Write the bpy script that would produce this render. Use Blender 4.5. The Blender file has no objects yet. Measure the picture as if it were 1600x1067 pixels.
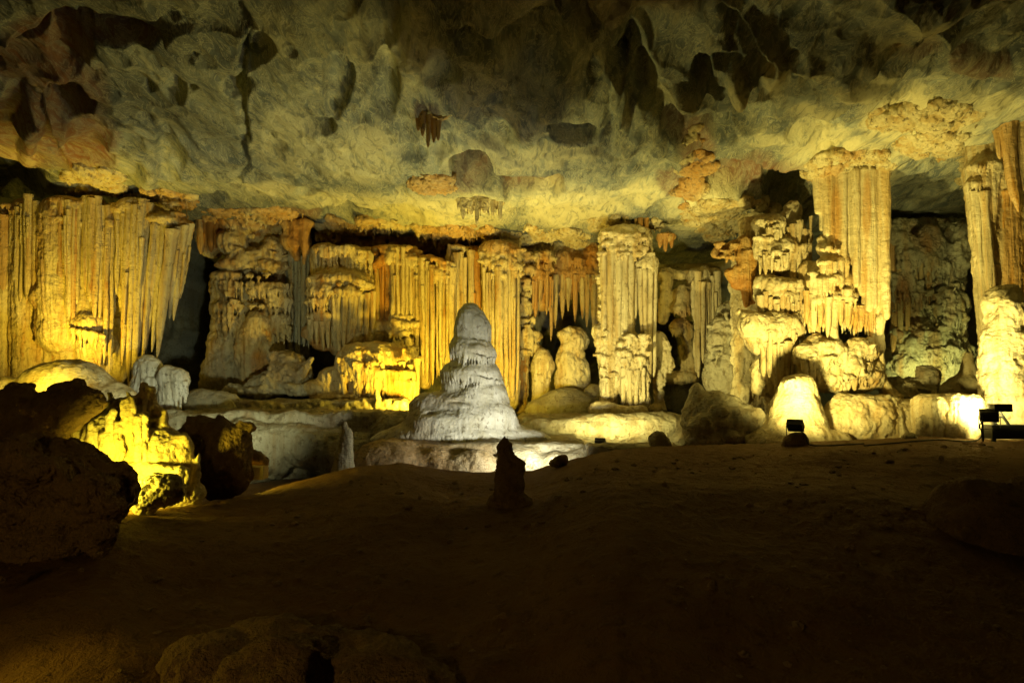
import bpy, math, random
import numpy as np
from mathutils import Vector

# ------------------------------------------------------------------ camera, world, exposure
F = 1067.0                      # focal length in photo pixels (24 mm on 36 mm)
CX, CY, EYE = 800.0, 533.5, 610.0
PITCH = math.atan((EYE - CY) / F)
CZ = 2.6                        # eye height above the lowest floor
scene = bpy.context.scene
cam_data = bpy.data.cameras.new('camera')
cam_data.sensor_width = 36.0
cam_data.lens = 36.0 * F / 1600.0
cam_data.clip_start, cam_data.clip_end = 0.05, 400.0
cam = bpy.data.objects.new('camera', cam_data)
scene.collection.objects.link(cam)
cam.location = (0, 0, CZ)
cam.rotation_euler = (math.pi / 2 + PITCH, 0, 0)
scene.camera = cam
world = bpy.data.worlds.new('World')
scene.world = world
world.use_nodes = True          # deep inside a cave: no sky reaches the hall
world.node_tree.nodes['Background'].inputs[0].default_value = (0, 0, 0, 1)
world.node_tree.nodes['Background'].inputs[1].default_value = 0.0
scene.view_settings.view_transform = 'Standard'
scene.view_settings.look = 'None'
scene.view_settings.exposure = 1.6
scene.view_settings.gamma = 1.0
scene.render.engine = 'CYCLES'
scene.cycles.use_denoising = True
scene.cycles.max_bounces = 4
scene.cycles.diffuse_bounces = 3
scene.cycles.glossy_bounces = 1
scene.cycles.sample_clamp_indirect = 3.0
scene.cycles.adaptive_threshold = 0.02

# ------------------------------------------------------------------ numpy noise
_r = np.random.RandomState(11)
_perm = _r.permutation(256).astype(np.int32)
_perm = np.concatenate([_perm, _perm, _perm])
_g = _r.normal(size=(256, 3)).astype(np.float32)
_g /= np.linalg.norm(_g, axis=1, keepdims=True)

def noise(p):
    """Perlin noise at points p (n, 3), about -0.8 .. 0.8"""
    p = np.asarray(p, np.float32)
    i = np.floor(p).astype(np.int32)
    f = p - i
    i &= 255
    u = f * f * f * (f * (f * 6 - 15) + 10)
    out = 0
    for dx in (0, 1):
        wx = u[:, 0] if dx else 1 - u[:, 0]
        a = _perm[i[:, 0] + dx]
        for dy in (0, 1):
            wy = u[:, 1] if dy else 1 - u[:, 1]
            b = _perm[a + i[:, 1] + dy]
            for dz in (0, 1):
                wz = u[:, 2] if dz else 1 - u[:, 2]
                g = _g[_perm[b + i[:, 2] + dz] & 255]
                out = out + wx * wy * wz * (g[:, 0] * (f[:, 0] - dx) + g[:, 1] * (f[:, 1] - dy) + g[:, 2] * (f[:, 2] - dz))
    return out * 1.4

def fbm(p, octaves=4, gain=0.5):
    out, a = 0, 1.0
    for k in range(octaves):
        out = out + a * noise(p * (2.03 ** k) + 17.3 * k)
        a *= gain
    return out

def sstep(a, b, x):
    t = np.clip((x - a) / (b - a), 0, 1)
    return t * t * (3 - 2 * t)

# ------------------------------------------------------------------ photo pixel -> point in the hall
def W(px, py, D):
    """the point of the upright plane y = D that stands behind photo pixel (px, py)"""
    a = (np.asarray(px, float) - CX) / F
    b = (CY - np.asarray(py, float)) / F
    ry = math.cos(PITCH) - b * math.sin(PITCH)
    rz = math.sin(PITCH) + b * math.cos(PITCH)
    t = D / ry
    return np.stack([t * a, np.broadcast_to(np.asarray(D, float), t.shape), CZ + t * rz], -1)

def project(x, y, z):
    y = np.maximum(y, 0.05)
    dz = z - CZ
    depth = y * math.cos(PITCH) + dz * math.sin(PITCH)
    up = -y * math.sin(PITCH) + dz * math.cos(PITCH)
    depth = np.maximum(depth, 0.05)
    return CX + F * x / depth, CY - F * up / depth

# ------------------------------------------------------------------ mesh helpers
COL = scene.collection

def mesh_obj(name, V, Q, mat, parent=None, attrs=None, smooth=True):
    me = bpy.data.meshes.new(name)
    V = np.ascontiguousarray(V, np.float32)
    Q = np.ascontiguousarray(Q, np.int32)
    n = Q.shape[1]
    me.vertices.add(len(V)); me.vertices.foreach_set('co', V.ravel())
    me.loops.add(Q.size); me.loops.foreach_set('vertex_index', Q.ravel())
    me.polygons.add(len(Q))
    me.polygons.foreach_set('loop_start', np.arange(0, Q.size, n, dtype=np.int32))
    me.polygons.foreach_set('loop_total', np.full(len(Q), n, np.int32))
    me.polygons.foreach_set('use_smooth', np.full(len(Q), smooth))
    for k, v in (attrs or {}).items():
        at = me.attributes.new(k, 'FLOAT', 'POINT')
        at.data.foreach_set('value', np.ascontiguousarray(v, np.float32))
    me.update(calc_edges=True); me.validate()
    me.materials.append(mat)
    o = bpy.data.objects.new(name, me)
    COL.objects.link(o)
    if parent is not None:
        o.parent = parent
    return o

def tag(o, label=None, cat=None, group=None, kind=None):
    if label: o['label'] = label
    if cat: o['category'] = cat; kind = kind or 'thing'
    if group: o['group'] = group
    if kind: o['kind'] = kind
    return o

def grid_quads(nu, nv, wrap_u=False):
    i = np.arange(nu if wrap_u else nu - 1); j = np.arange(nv - 1)
    I, J = np.meshgrid(i, j, indexing='ij')
    I2 = (I + 1) % nu
    return np.stack([I * nv + J, I2 * nv + J, I2 * nv + J + 1, I * nv + J + 1], -1).reshape(-1, 4)

# ------------------------------------------------------------------ implicit rock: smooth unions meshed with surface nets
def surface_nets(fld, org, vox):
    nx, ny, nz = fld.shape
    s = fld < 0
    c = np.zeros((nx - 1, ny - 1, nz - 1), np.int8)
    for a in (0, 1):
        for b in (0, 1):
            for d in (0, 1):
                c += s[a:nx - 1 + a, b:ny - 1 + b, d:nz - 1 + d]
    act = (c > 0) & (c < 8)
    idx = np.full(c.shape, -1, np.int32)
    ijk = np.argwhere(act)
    idx[act] = np.arange(len(ijk))
    i, j, k = ijk.T
    corner = {}
    for a in (0, 1):
        for b in (0, 1):
            for d in (0, 1):
                corner[a, b, d] = fld[i + a, j + b, k + d]
    acc = np.zeros((len(ijk), 3)); cnt = np.zeros(len(ijk))
    for (a, b, d) in corner:
        for ax in range(3):
            e = [a, b, d]
            if e[ax]: continue
            e[ax] = 1
            f0, f1 = corner[a, b, d], corner[tuple(e)]
            m = (f0 < 0) != (f1 < 0)
            t = np.where(m, f0 / np.where(m, f0 - f1, 1), 0)
            q = np.tile(np.array([a, b, d], float), (len(ijk), 1))
            q[:, ax] = t
            acc += q * m[:, None]; cnt += m
    V = (ijk + acc / np.maximum(cnt, 1)[:, None]) * vox + org
    Q = []
    sl = slice
    for ax in range(3):
        s0 = [sl(1, -1)] * 3; s1 = [sl(1, -1)] * 3
        s0[ax] = sl(0, -1); s1[ax] = sl(1, None)
        A_, B_ = s[tuple(s0)], s[tuple(s1)]
        e = np.argwhere(A_ != B_)
        if not len(e): continue
        flip = A_[tuple(e.T)]
        e = e.copy()
        for q in range(3):
            if q != ax: e[:, q] += 1
        u, v = (ax + 1) % 3, (ax + 2) % 3
        def cell(du, dv):
            w = e.copy(); w[:, u] += du; w[:, v] += dv
            return idx[w[:, 0], w[:, 1], w[:, 2]]
        q4 = np.stack([cell(-1, -1), cell(0, -1), cell(0, 0), cell(-1, 0)], -1)
        q4[~flip] = q4[~flip][:, ::-1]
        Q.append(q4)
    Q = np.concatenate(Q)
    Q = Q[(Q >= 0).all(1)]
    return V, Q

def vert_normals(V, Q):
    n = np.cross(V[Q[:, 2]] - V[Q[:, 0]], V[Q[:, 3]] - V[Q[:, 1]])
    N = np.zeros_like(V)
    for k in range(4):
        for ax in range(3):
            N[:, ax] += np.bincount(Q[:, k], n[:, ax], len(V))
    return N / np.maximum(np.linalg.norm(N, axis=1, keepdims=True), 1e-9)

RNG = random.Random(5)

def A(x, y, d):
    """anchor whose point at depth offset d (photo pixels of that plane) stands behind pixel (x, y)"""
    k = 1 + d / F
    return np.array([CX + (x - CX) * k, d, -(EYE + (y - EYE) * k)])

def E(x, y, rx, ry, d=0, rd=None, k=8):
    return ('e', A(x, y, d), np.array([rx, rd if rd else rx, ry], float), k)
def S(x, y, rx, ry, d=0, rd=None, k=5):
    return ('s', A(x, y, d), np.array([rx, rd if rd else rx, ry], float), k)
def C(x1, y1, r1, x2, y2, r2, d1=0, d2=None, k=6):
    return ('c', A(x1, y1, d1), r1, A(x2, y2, d1 if d2 is None else d2), r2, k)
def B(x0, x1, y0, y1, d0, d1, r=8, k=8):
    lo = np.array([x0, d0, -y1], float); hi = np.array([x1, d1, -y0], float)
    return ('b', (lo + hi) / 2, (hi - lo) / 2, r, k)
def col(x0, x1, y0, y1, d=0, k=6):
    r = (x1 - x0) / 2
    return C(x0 + r, y0 + r, r, x0 + r, y1, r, d, k=k)
def fringe(x0, y0, x1, y1, n, L, r, d=0, bul=0, k=2.5, up=6):
    """a row of small hanging cones along a bulging rim"""
    out = []
    for i in range(n):
        t = (i + 0.5 + RNG.uniform(-.25, .25)) / n
        x = x0 + (x1 - x0) * t; y = y0 + (y1 - y0) * t
        dd = d - bul * math.sqrt(max(0.0, 1 - (2 * t - 1) ** 2)) + RNG.uniform(-1, 1)
        l = L * RNG.uniform(.45, 1.15); rr = r * RNG.uniform(.75, 1.2)
        out.append(C(x, y - up, rr * 1.15, x + RNG.uniform(-.6, .6), y + l, rr * .25, dd, k=k))
    return out
def shelf(x0, x1, y, h, L, d=0, dep=None, n=None, r=2.6, drop=0.0):
    w = (x1 - x0) / 2; dep = dep or w * .7
    n = n or max(4, int((x1 - x0) / 5.5))
    return [E((x0 + x1) / 2, y, w, h, d, dep, k=6)] + fringe(x0 + 1, y + h * .35, x1 - 1, y + h * .35 + drop, n, L, r, d, dep * .9)

def scales(x0, x1, y0, y1, n, d=0, bul=0, size=1.0):
    """small overlapping drip scales, each with a few short points"""
    out = []
    for i in range(n):
        u = RNG.uniform(-1, 1); x = (x0 + x1) / 2 + u * (x1 - x0) / 2; y = RNG.uniform(y0, y1)
        w = size * RNG.uniform(4, 10); h = size * RNG.uniform(2.2, 4.2); dd = d - bul * math.sqrt(1 - u * u) + RNG.uniform(-2, 3)
        out.append(E(x, y, w, h, dd, w * .8, k=3.5))
        for j in range(RNG.randint(1, 4)):
            xx = x + RNG.uniform(-.8, .8) * w
            out.append(C(xx, y, 2.0, xx, y + RNG.uniform(4, 12) * size, .6, dd - w * .55, k=2.5))
    return out
def cluster(x0, x1, y0, y1, n, r0, r1, d=0, dd=10, bul=0, k=7):
    out = []
    for i in range(n):
        u, v = RNG.uniform(-1, 1), RNG.uniform(-1, 1)
        r = RNG.uniform(r0, r1); q = bul * math.sqrt(max(0, 1 - .5 * (u * u + v * v)))
        out.append(E((x0 + x1) / 2 + u * (x1 - x0) / 2, (y0 + y1) / 2 + v * (y1 - y0) / 2, r * RNG.uniform(.8, 1.5), r * RNG.uniform(.6, 1.0), d - q + RNG.uniform(-dd, dd), r * RNG.uniform(.8, 1.3), k=k))
    return out

def mn(a, b, k):
    h = np.maximum(k - np.abs(a - b), 0) / k
    return np.minimum(a, b) - h * h * k * .25

def soft_paint(px, py, spots):
    out = np.zeros(len(px))
    for (x, y, rx, ry, v) in spots:
        q = ((px - x) / rx) ** 2 + ((py - y) / ry) ** 2
        out = np.maximum(out, v * np.clip(1.6 - 1.3 * q, 0, 1))
    return np.clip(out, 0, 1)

def rock(name, D, prims, mat, vox=1.7, warp=3.0, wscale=26.0, flute=0.0, fw=7.0, fl=140.0, lump=1.2, lscale=9.0,
         rough=.5, pits=0.0, ripple=0.0, ora=(), gry=(), seed=0.0, parent=None):
    """one body of rock or flowstone from implicit pieces, in photo pixels of the plane y = D"""
    lo, hi = [], []
    for p in prims:
        if p[0] == 's': continue
        if p[0] in 'eb':
            e = p[2]; lo.append(p[1] - e); hi.append(p[1] + e)
        else:
            for c, r in ((p[1], p[2]), (p[3], p[4])): lo.append(c - r); hi.append(c + r)
    pad = 5 * vox + warp * 1.6
    lo = np.min(lo, 0) - pad; hi = np.max(hi, 0) + pad
    n = np.ceil((hi - lo) / vox).astype(int) + 1
    ax = [lo[q] + vox * np.arange(n[q]) for q in range(3)]
    wf = None
    if warp > 0:                                        # domain warp, made coarse and stretched to the grid
        st = 5
        cn = [(m - 1) // st + 2 for m in n]
        g = np.stack(np.meshgrid(*[lo[q] + vox * st * np.arange(cn[q]) for q in range(3)], indexing='ij'), -1).reshape(-1, 3)
        wf = []
        for q in range(3):
            c = (warp * (noise(g / wscale + seed + 31.7 * q) + .45 * noise(g / (wscale * .42) + seed + 5 + 13.1 * q))).reshape(cn).astype(np.float32)
            for axis in range(3):
                pos = np.arange(n[axis]) / st
                i0 = pos.astype(int); t = (pos - i0).astype(np.float32)
                sh = [1, 1, 1]; sh[axis] = -1; t = t.reshape(sh)
                c = np.take(c, i0, axis) * (1 - t) + np.take(c, i0 + 1, axis) * t
            wf.append(c)
    big = 12 * vox
    fld = np.full(n, big, np.float32)
    for p in prims:
        k = p[-1]; m = k + 3 * vox + warp * 1.6
        if p[0] in 'esb':
            a, b = p[1] - p[2] - m, p[1] + p[2] + m
        else:
            a = np.minimum(p[1] - p[2], p[3] - p[4]) - m; b = np.maximum(p[1] + p[2], p[3] + p[4]) + m
        i0 = np.clip(((a - lo) / vox).astype(int), 0, n - 1); i1 = np.clip(((b - lo) / vox).astype(int) + 2, 1, n)
        if (i1 <= i0).any(): continue
        slc = tuple(slice(i0[q], i1[q]) for q in range(3))
        X = [ax[q][slc[q]].astype(np.float32).reshape([-1 if r == q else 1 for r in range(3)]) for q in range(3)]
        if wf: X = [X[q] + wf[q][slc] for q in range(3)]
        if p[0] in 'es':
            u = [(X[q] - p[1][q]) / p[2][q] for q in range(3)]
            k0 = np.sqrt(u[0] ** 2 + u[1] ** 2 + u[2] ** 2)
            k1 = np.sqrt(sum((u[q] / p[2][q]) ** 2 for q in range(3)))
            dist = k0 * (k0 - 1) / np.maximum(k1, 1e-6)
        elif p[0] == 'c':
            ba = p[3] - p[1]; bb = float(ba @ ba) + 1e-6
            pa = [X[q] - p[1][q] for q in range(3)]
            h = np.clip((pa[0] * ba[0] + pa[1] * ba[1] + pa[2] * ba[2]) / bb, 0, 1)
            dist = np.sqrt(sum((pa[q] - h * ba[q]) ** 2 for q in range(3))) - (p[2] + (p[4] - p[2]) * h)
        else:
            r = p[3]
            q3 = [np.abs(X[q] - p[1][q]) - (p[2][q] - r) for q in range(3)]
            dist = np.sqrt(sum(np.maximum(v, 0) ** 2 for v in q3)) + np.minimum(np.maximum(np.maximum(q3[0], q3[1]), q3[2]), 0) - r
        dist = np.minimum(dist, big).astype(np.float32)
        if p[0] == 's':
            fld[slc] = -mn(-fld[slc], dist, k)
        else:
            fld[slc] = mn(fld[slc], dist, k)
    for q in range(3):                                  # keep the body closed
        for e in (0, -1):
            ix = [slice(None)] * 3; ix[q] = e; fld[tuple(ix)] = big
    V, Q = surface_nets(fld, lo, vox)
    N = vert_normals(V, Q)
    side = 1 - np.abs(N[:, 2]) ** 2
    dsp = np.zeros(len(V))
    if flute:
        q = V.copy(); q[:, 0] += 5 * noise(V / np.array([60, 60, 90.]) + seed)
        b1 = np.abs(noise(q / np.array([fw, fw, fl]) + seed + 3.3))
        b2 = np.abs(noise(q / np.array([fw * .45, fw * .45, fl * .6]) + seed + 9.1))
        dsp += side * flute * (1.7 * np.minimum(b1, .5) + .55 * np.minimum(b2, .45) - .35)
    if lump: dsp += lump * fbm(V / lscale + seed + 1.7, 3)
    if ripple: dsp += side * ripple * noise(V / np.array([9, 9, 3.2]) + seed)
    if rough: dsp += rough * fbm(V / 3.4 + seed, 2)
    if pits:
        c = fbm(V / np.array([11, 11, 15.]) + seed + 40, 2)
        dsp -= pits * sstep(.18, .5, c)
    V = V + N * dsp[:, None]
    px, py = V[:, 0], -V[:, 2]
    P = W(px, py, D); P[:, 1] += V[:, 1] * D / F
    at = {'ora': soft_paint(px, py, ora), 'gry': soft_paint(px, py, gry)}
    if flute > 1.5: at['ora'] = np.clip(at['ora'] + .9 * np.clip(noise(V / np.array([16, 16, 170.]) + seed * 1.7) - .16, 0, 1), 0, 1)
    return mesh_obj(name, P, Q, mat, parent, at)

def pipe(D, x1, y1, x2, y2, w1, w2=None, d=0, d2=None, tip=.22, mat=None, parent=None, name='drapery_fold', flat=.85, ora=0, bow=0, flare=.25, gry=0):
    """one hanging flowstone pipe or stalactite, from its root (x1, y1) to its tip (x2, y2)"""
    w2 = w1 * .8 if w2 is None else w2
    d2 = d if d2 is None else d2
    L = math.hypot(x2 - x1, y2 - y1)
    nv = int(max(14, min(150, L / 2.2))); nu = 24 if w1 > 9 else 16
    t = np.linspace(0, 1, nv)
    sd = RNG.uniform(0, 99)
    one = np.stack([t * L / 26, np.full(nv, sd), np.full(nv, .5)], -1)
    w = (w1 + (w2 - w1) * t) * .5
    w = w * (1 + flare * np.exp(-(t * L / 9) ** 2)) * (1 + .18 * noise(one * .6) + .10 * noise(one) + .06 * noise(one * 3.1))
    te = np.clip((1 - t) / max(tip, 1e-3), 0, 1)
    w = w * np.sqrt(np.clip(1 - (1 - te) ** 2, 0, 1)) ** 1.15 if tip > 0 else w
    cx = x1 + (x2 - x1) * t + bow * np.sin(t * math.pi) + 1.1 * noise(one * .7 + 7) + min(2.5, .3 * w1) * noise(one * .22 + 11)
    cy = y1 + (y2 - y1) * t
    cd = d + (d2 - d) * t + 1.0 * noise(one * .6 + 3)
    th = np.linspace(0, 2 * math.pi, nu, endpoint=False)
    TH, T = np.meshgrid(th, t, indexing='ij')
    sh = np.stack([np.cos(TH) * 1.6 + sd, np.sin(TH) * 1.6, T * L / 90], -1).reshape(-1, 3)
    r = 1 + .24 * noise(sh).reshape(TH.shape) + .16 * noise(sh * np.array([2.2, 2.2, 1.3]) + 5).reshape(TH.shape) + .08 * noise(np.stack([np.cos(TH) * 2 + sd, np.sin(TH) * 2, T * L / 4.5], -1).reshape(-1, 3)).reshape(TH.shape)
    R = w[None] * r
    k = 1 + cd / F
    X = (CX + (cx - CX) * k)[None] + R * np.cos(TH)
    Y = cd[None] + R * np.sin(TH) * flat
    Z = (EYE + (cy - EYE) * k)[None] + 0 * R
    P = W(X.ravel(), Z.ravel(), D); P[:, 1] += Y.ravel() * D / F
    Q = grid_quads(nu, nv, True)
    st = noise(np.stack([np.cos(TH) * 1.4 + sd, np.sin(TH) * 1.4, T * L / 160 + sd], -1).reshape(-1, 3))
    o = np.clip(ora + .9 * np.clip(st - .12, 0, 1), 0, 1)
    return mesh_obj(name, P, Q, mat, parent, {'ora': o, 'gry': np.full(len(P), float(gry))})

def pipes(D, rows, mat, parent, **kw):
    for r in rows:
        q = dict(kw)
        if len(r) > 7: q.update(r[7])
        pipe(D, *r[:4], r[4], r[5] if len(r) > 5 else None, d=r[6] if len(r) > 6 else q.pop('d', 0), mat=mat, parent=parent, **{a: b for a, b in q.items() if a != 'd'})

def auto_pipes(D, x0, x1, ytop, ybot, n, mat, parent, d=0, bul=0, jb=12, wide=1.04, tip=.2, name='drapery_fold', ora=0, jt=13, slant=0):
    ws = [RNG.choice((.55, .75, 1.0, 1.0, 1.35, 1.6)) for i in range(n + 1)]
    tot = sum(ws); t0 = 0.0
    for i, q in enumerate(ws):
        t = (t0 + q / 2) / tot; t0 += q
        x = x0 + (x1 - x0) * t; w = (x1 - x0) * q / tot * wide
        yt = (ytop(t) if callable(ytop) else ytop) + RNG.uniform(-jt, jt)
        yb = (ybot(t) if callable(ybot) else ybot) + RNG.uniform(-jb, jb) * (1.6 if q < .8 else 1)
        dd = d - 3 - bul * math.sqrt(max(0, 1 - (2 * t - 1) ** 2)) + RNG.uniform(-3, 3) - w * .2
        o = ora(t) if callable(ora) else ora * RNG.uniform(.5, 1)
        pipe(D, x, yt, x + slant * (yb - yt) / 100 + RNG.uniform(-1.5, 1.5), yb, w, w * RNG.uniform(.6, .95), dd, tip=tip, mat=mat, parent=parent, name=name, ora=o)
        if RNG.random() < .45:                               # a shorter, thinner runner in front of it
            ya = yt + (yb - yt) * RNG.uniform(0, .3); yc = ya + (yb - ya) * RNG.uniform(.25, .8); xx = x + RNG.uniform(-.35, .35) * w
            pipe(D, xx, ya, xx + RNG.uniform(-1, 1), yc, w * .5, w * .34, dd - w * .45, tip=.3, mat=mat, parent=parent, name=name, ora=o)

# ------------------------------------------------------------------ materials
class NT:
    def __init__(self, name):
        self.m = bpy.data.materials.new(name); self.m.use_nodes = True
        self.t = self.m.node_tree; self.n = self.t.nodes; self.l = self.t.links
        self.bsdf = self.n['Principled BSDF']
        self.pos = self.n.new('ShaderNodeNewGeometry').outputs['Position']
    def scaled(self, s):
        v = self.n.new('ShaderNodeVectorMath'); v.operation = 'MULTIPLY'
        self.l.new(self.pos, v.inputs[0]); v.inputs[1].default_value = s
        return v.outputs[0]
    def noise(self, s, detail=5, rough=.6, dist=0.0, ridged=False):
        n = self.n.new('ShaderNodeTexNoise')
        self.l.new(self.scaled(s), n.inputs['Vector'])
        n.inputs['Scale'].default_value = 1.0; n.inputs['Detail'].default_value = detail
        n.inputs['Roughness'].default_value = rough; n.inputs['Distortion'].default_value = dist
        return n.outputs['Fac']
    def ramp(self, fac, a, b, lo=0.0, hi=1.0):
        r = self.n.new('ShaderNodeMapRange'); r.interpolation_type = 'SMOOTHSTEP'
        self.l.new(fac, r.inputs['Value'])
        for k, v in (('From Min', a), ('From Max', b), ('To Min', lo), ('To Max', hi)): r.inputs[k].default_value = v
        return r.outputs[0]
    def mix(self, fac, a, b):
        m = self.n.new('ShaderNodeMix'); m.data_type = 'RGBA'
        if isinstance(fac, float): m.inputs[0].default_value = fac
        else: self.l.new(fac, m.inputs[0])
        for s, v in ((m.inputs[6], a), (m.inputs[7], b)):
            if isinstance(v, tuple): s.default_value = (*v, 1)
            else: self.l.new(v, s)
        return m.outputs[2]
    def math(self, op, a, b):
        m = self.n.new('ShaderNodeMath'); m.operation = op
        for s, v in zip(m.inputs, (a, b)):
            if isinstance(v, (int, float)): s.default_value = v
            else: self.l.new(v, s)
        return m.outputs[0]
    def attr(self, name):
        a = self.n.new('ShaderNodeAttribute'); a.attribute_name = name
        return a.outputs['Fac']
    def bump(self, h, dist, strength=1.0, prev=None):
        b = self.n.new('ShaderNodeBump')
        b.inputs['Strength'].default_value = strength; b.inputs['Distance'].default_value = dist
        self.l.new(h, b.inputs['Height'])
        if prev is not None: self.l.new(prev, b.inputs['Normal'])
        return b.outputs[0]
    def done(self, col, normal=None, rough=.6, spec=.35):
        self.l.new(col, self.bsdf.inputs['Base Color'])
        if normal is not None: self.l.new(normal, self.bsdf.inputs['Normal'])
        if isinstance(rough, float): self.bsdf.inputs['Roughness'].default_value = rough
        else: self.l.new(rough, self.bsdf.inputs['Roughness'])
        self.bsdf.inputs['Specular IOR Level'].default_value = spec
        return self.m

def flow_mat(name, pale, warm, rust, grey, stain=1.0, fibre=1.0, spots=.5, rough=(.45, .75), cr=1.0):
    t = NT(name)
    streak = t.noise((3.4, 3.4, .26), 4, .62, .6)
    fine = t.noise((17, 17, .8), 3, .65, .3)
    blot = t.noise((1.3, 1.3, 1.0), 4, .62, .5)
    cren = t.noise((9, 9, 26), 3, .68, .5)
    sp = t.noise((8.5, 8.5, 6.5), 3, .7, .3)
    col = t.mix(t.ramp(streak, .42, .66), pale, warm)
    col = t.mix(t.math('MULTIPLY', t.ramp(t.math('ADD', streak, t.math('MULTIPLY', blot, .7)), .97, 1.13), .75 * stain), col, rust)
    col = t.mix(t.math('MULTIPLY', t.ramp(blot, .45, .7), .35), col, tuple(v * .62 for v in warm))
    col = t.mix(t.math('MULTIPLY', t.attr('ora'), t.ramp(fine, .25, .55, .6, 1.0)), col, rust)
    col = t.mix(t.math('MULTIPLY', t.attr('gry'), t.ramp(blot, .25, .5, .6, 1.0)), col, grey)
    col = t.mix(t.math('MULTIPLY', t.ramp(fine, .60, .70), .55 * fibre), col, tuple(v * .42 for v in warm))
    col = t.mix(t.math('MULTIPLY', t.ramp(sp, .56, .66), spots), col, (.12, .09, .045))
    nb = t.bump(fine, .045 * fibre, .9)
    nb = t.bump(cren, .045 * cr, .8, nb)
    nb = t.bump(sp, .05 * min(1.0, .25 + cr), .6, nb)
    return t.done(col, nb, t.ramp(blot, .3, .7, rough[0], rough[1]), .4)

M = {}
M['flow'] = flow_mat('flowstone', (.50, .41, .215), (.38, .255, .085), (.37, .155, .014), (.27, .27, .23), stain=1.4)
M['band'] = flow_mat('banded_flowstone', (.62, .53, .31), (.54, .39, .16), (.42, .20, .02), (.27, .27, .23), stain=.7, spots=.2, cr=.6)
M['white'] = flow_mat('white_calcite', (.62, .61, .56), (.52, .50, .42), (.40, .33, .22), (.25, .26, .25), stain=.35, spots=.7, fibre=.35, cr=.35)
M['lump'] = flow_mat('pale_calcite', (.58, .50, .31), (.44, .34, .165), (.36, .19, .03), (.25, .25, .21), stain=.6, spots=.6, fibre=.25, cr=.7)
M['shade'] = flow_mat('greenish_limestone', (.36, .35, .25), (.30, .25, .13), (.32, .15, .04), (.2, .21, .19), stain=.5, spots=.7, fibre=.4)

def earth(name, a, b, c, bumps=1.0):
    t = NT(name)
    n1 = t.noise((.7, .7, .7), 4, .62, .4); n2 = t.noise((6, 6, 6), 5, .7, .3); n3 = t.noise((40, 40, 40), 2, .6)
    col = t.mix(t.ramp(n1, .35, .65), a, b)
    col = t.mix(t.math('MULTIPLY', t.ramp(n2, .5, .72), .7), col, c)
    nb = t.bump(n2, .10 * bumps, .8); nb = t.bump(n3, .02 * bumps, .8, nb)
    return t.done(col, nb, .85, .2)
M['mud'] = earth('trodden_mud', (.14, .074, .028), (.18, .104, .042), (.075, .041, .017))
M['boulder'] = earth('brown_limestone', (.20, .13, .07), (.28, .19, .10), (.08, .055, .03), 1.6)
M['terrace'] = flow_mat('rimstone', (.33, .30, .21), (.25, .20, .11), (.26, .16, .07), (.2, .19, .15), stain=.5, spots=.8, fibre=.35)

def ceiling_mat():
    t = NT('ceiling_limestone')
    wisp = t.noise((1.25, .36, 1.1), 6, .66, 2.2)
    wisp2 = t.noise((4.2, 1.25, 3.6), 5, .68, 1.6)
    big = t.noise((.22, .2, .3), 2, .55, .6)
    spot = t.noise((3.4, 1.9, 3.4), 3, .6, .4)
    fine = t.noise((12, 8, 12), 4, .68, .8)
    col = t.mix(t.ramp(wisp, .36, .64), (.105, .12, .115), (.27, .285, .225))
    col = t.mix(t.math('MULTIPLY', t.ramp(wisp2, .5, .68), .75), col, (.52, .48, .29))
    col = t.mix(t.math('MULTIPLY', t.ramp(big, .48, .62), .6), col, (.075, .085, .08))
    col = t.mix(t.math('MULTIPLY', t.ramp(spot, .57, .66), .65), col, (.07, .068, .05))
    col = t.mix(t.math('MULTIPLY', t.ramp(fine, .56, .7), .35), col, (.08, .075, .05))
    fil = t.math('ABSOLUTE', t.math('SUBTRACT', wisp2, .5), 0)
    col = t.mix(t.math('MULTIPLY', t.ramp(fil, .0, .035, 1.0, 0.0), .45), col, (.58, .54, .34))
    cal = t.math('MULTIPLY', t.attr('cal'), t.ramp(wisp2, .33, .52, .3, 1.0))
    col = t.mix(cal, col, (.60, .54, .31))
    col = t.mix(t.math('MULTIPLY', t.attr('dark'), t.ramp(wisp2, .3, .6, 1.0, .75)), col, (.05, .045, .03))  # shade of the roof hollows, put into the colour
    col = t.mix(t.math('MULTIPLY', t.attr('ora'), t.ramp(wisp2, .35, .6, .9, .45)), col, (.20, .07, .012))
    nb = t.bump(wisp2, .07, .7); nb = t.bump(fine, .035, .8, nb)
    return t.done(col, nb, .7, .3)
M['ceiling'] = ceiling_mat()
M['crust'] = flow_mat('popcorn_crust', (.54, .46, .25), (.43, .31, .115), (.37, .165, .016), (.25, .25, .21), stain=1.0, spots=.8, fibre=.4)
M['curtain_rust'] = flow_mat('rust_flowstone', (.40, .26, .09), (.33, .165, .022), (.27, .105, .010), (.2, .2, .2), stain=1.2, spots=.3)

def plain(name, col, rough, metal=0.0, emit=None, es=0):
    t = NT(name)
    n = t.noise((60, 60, 60), 3, .6)
    c = t.mix(t.ramp(n, .3, .7), tuple(v * .75 for v in col), col)
    m = t.done(c, None, rough, .4)
    t.bsdf.inputs['Metallic'].default_value = metal
    if emit:
        t.bsdf.inputs['Emission Color'].default_value = (*emit, 1); t.bsdf.inputs['Emission Strength'].default_value = es
    return m
M['black'] = plain('black_paint', (.018, .017, .015), .55, .2)
M['box'] = plain('ochre_painted_box', (.62, .5, .22), .7)

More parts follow.
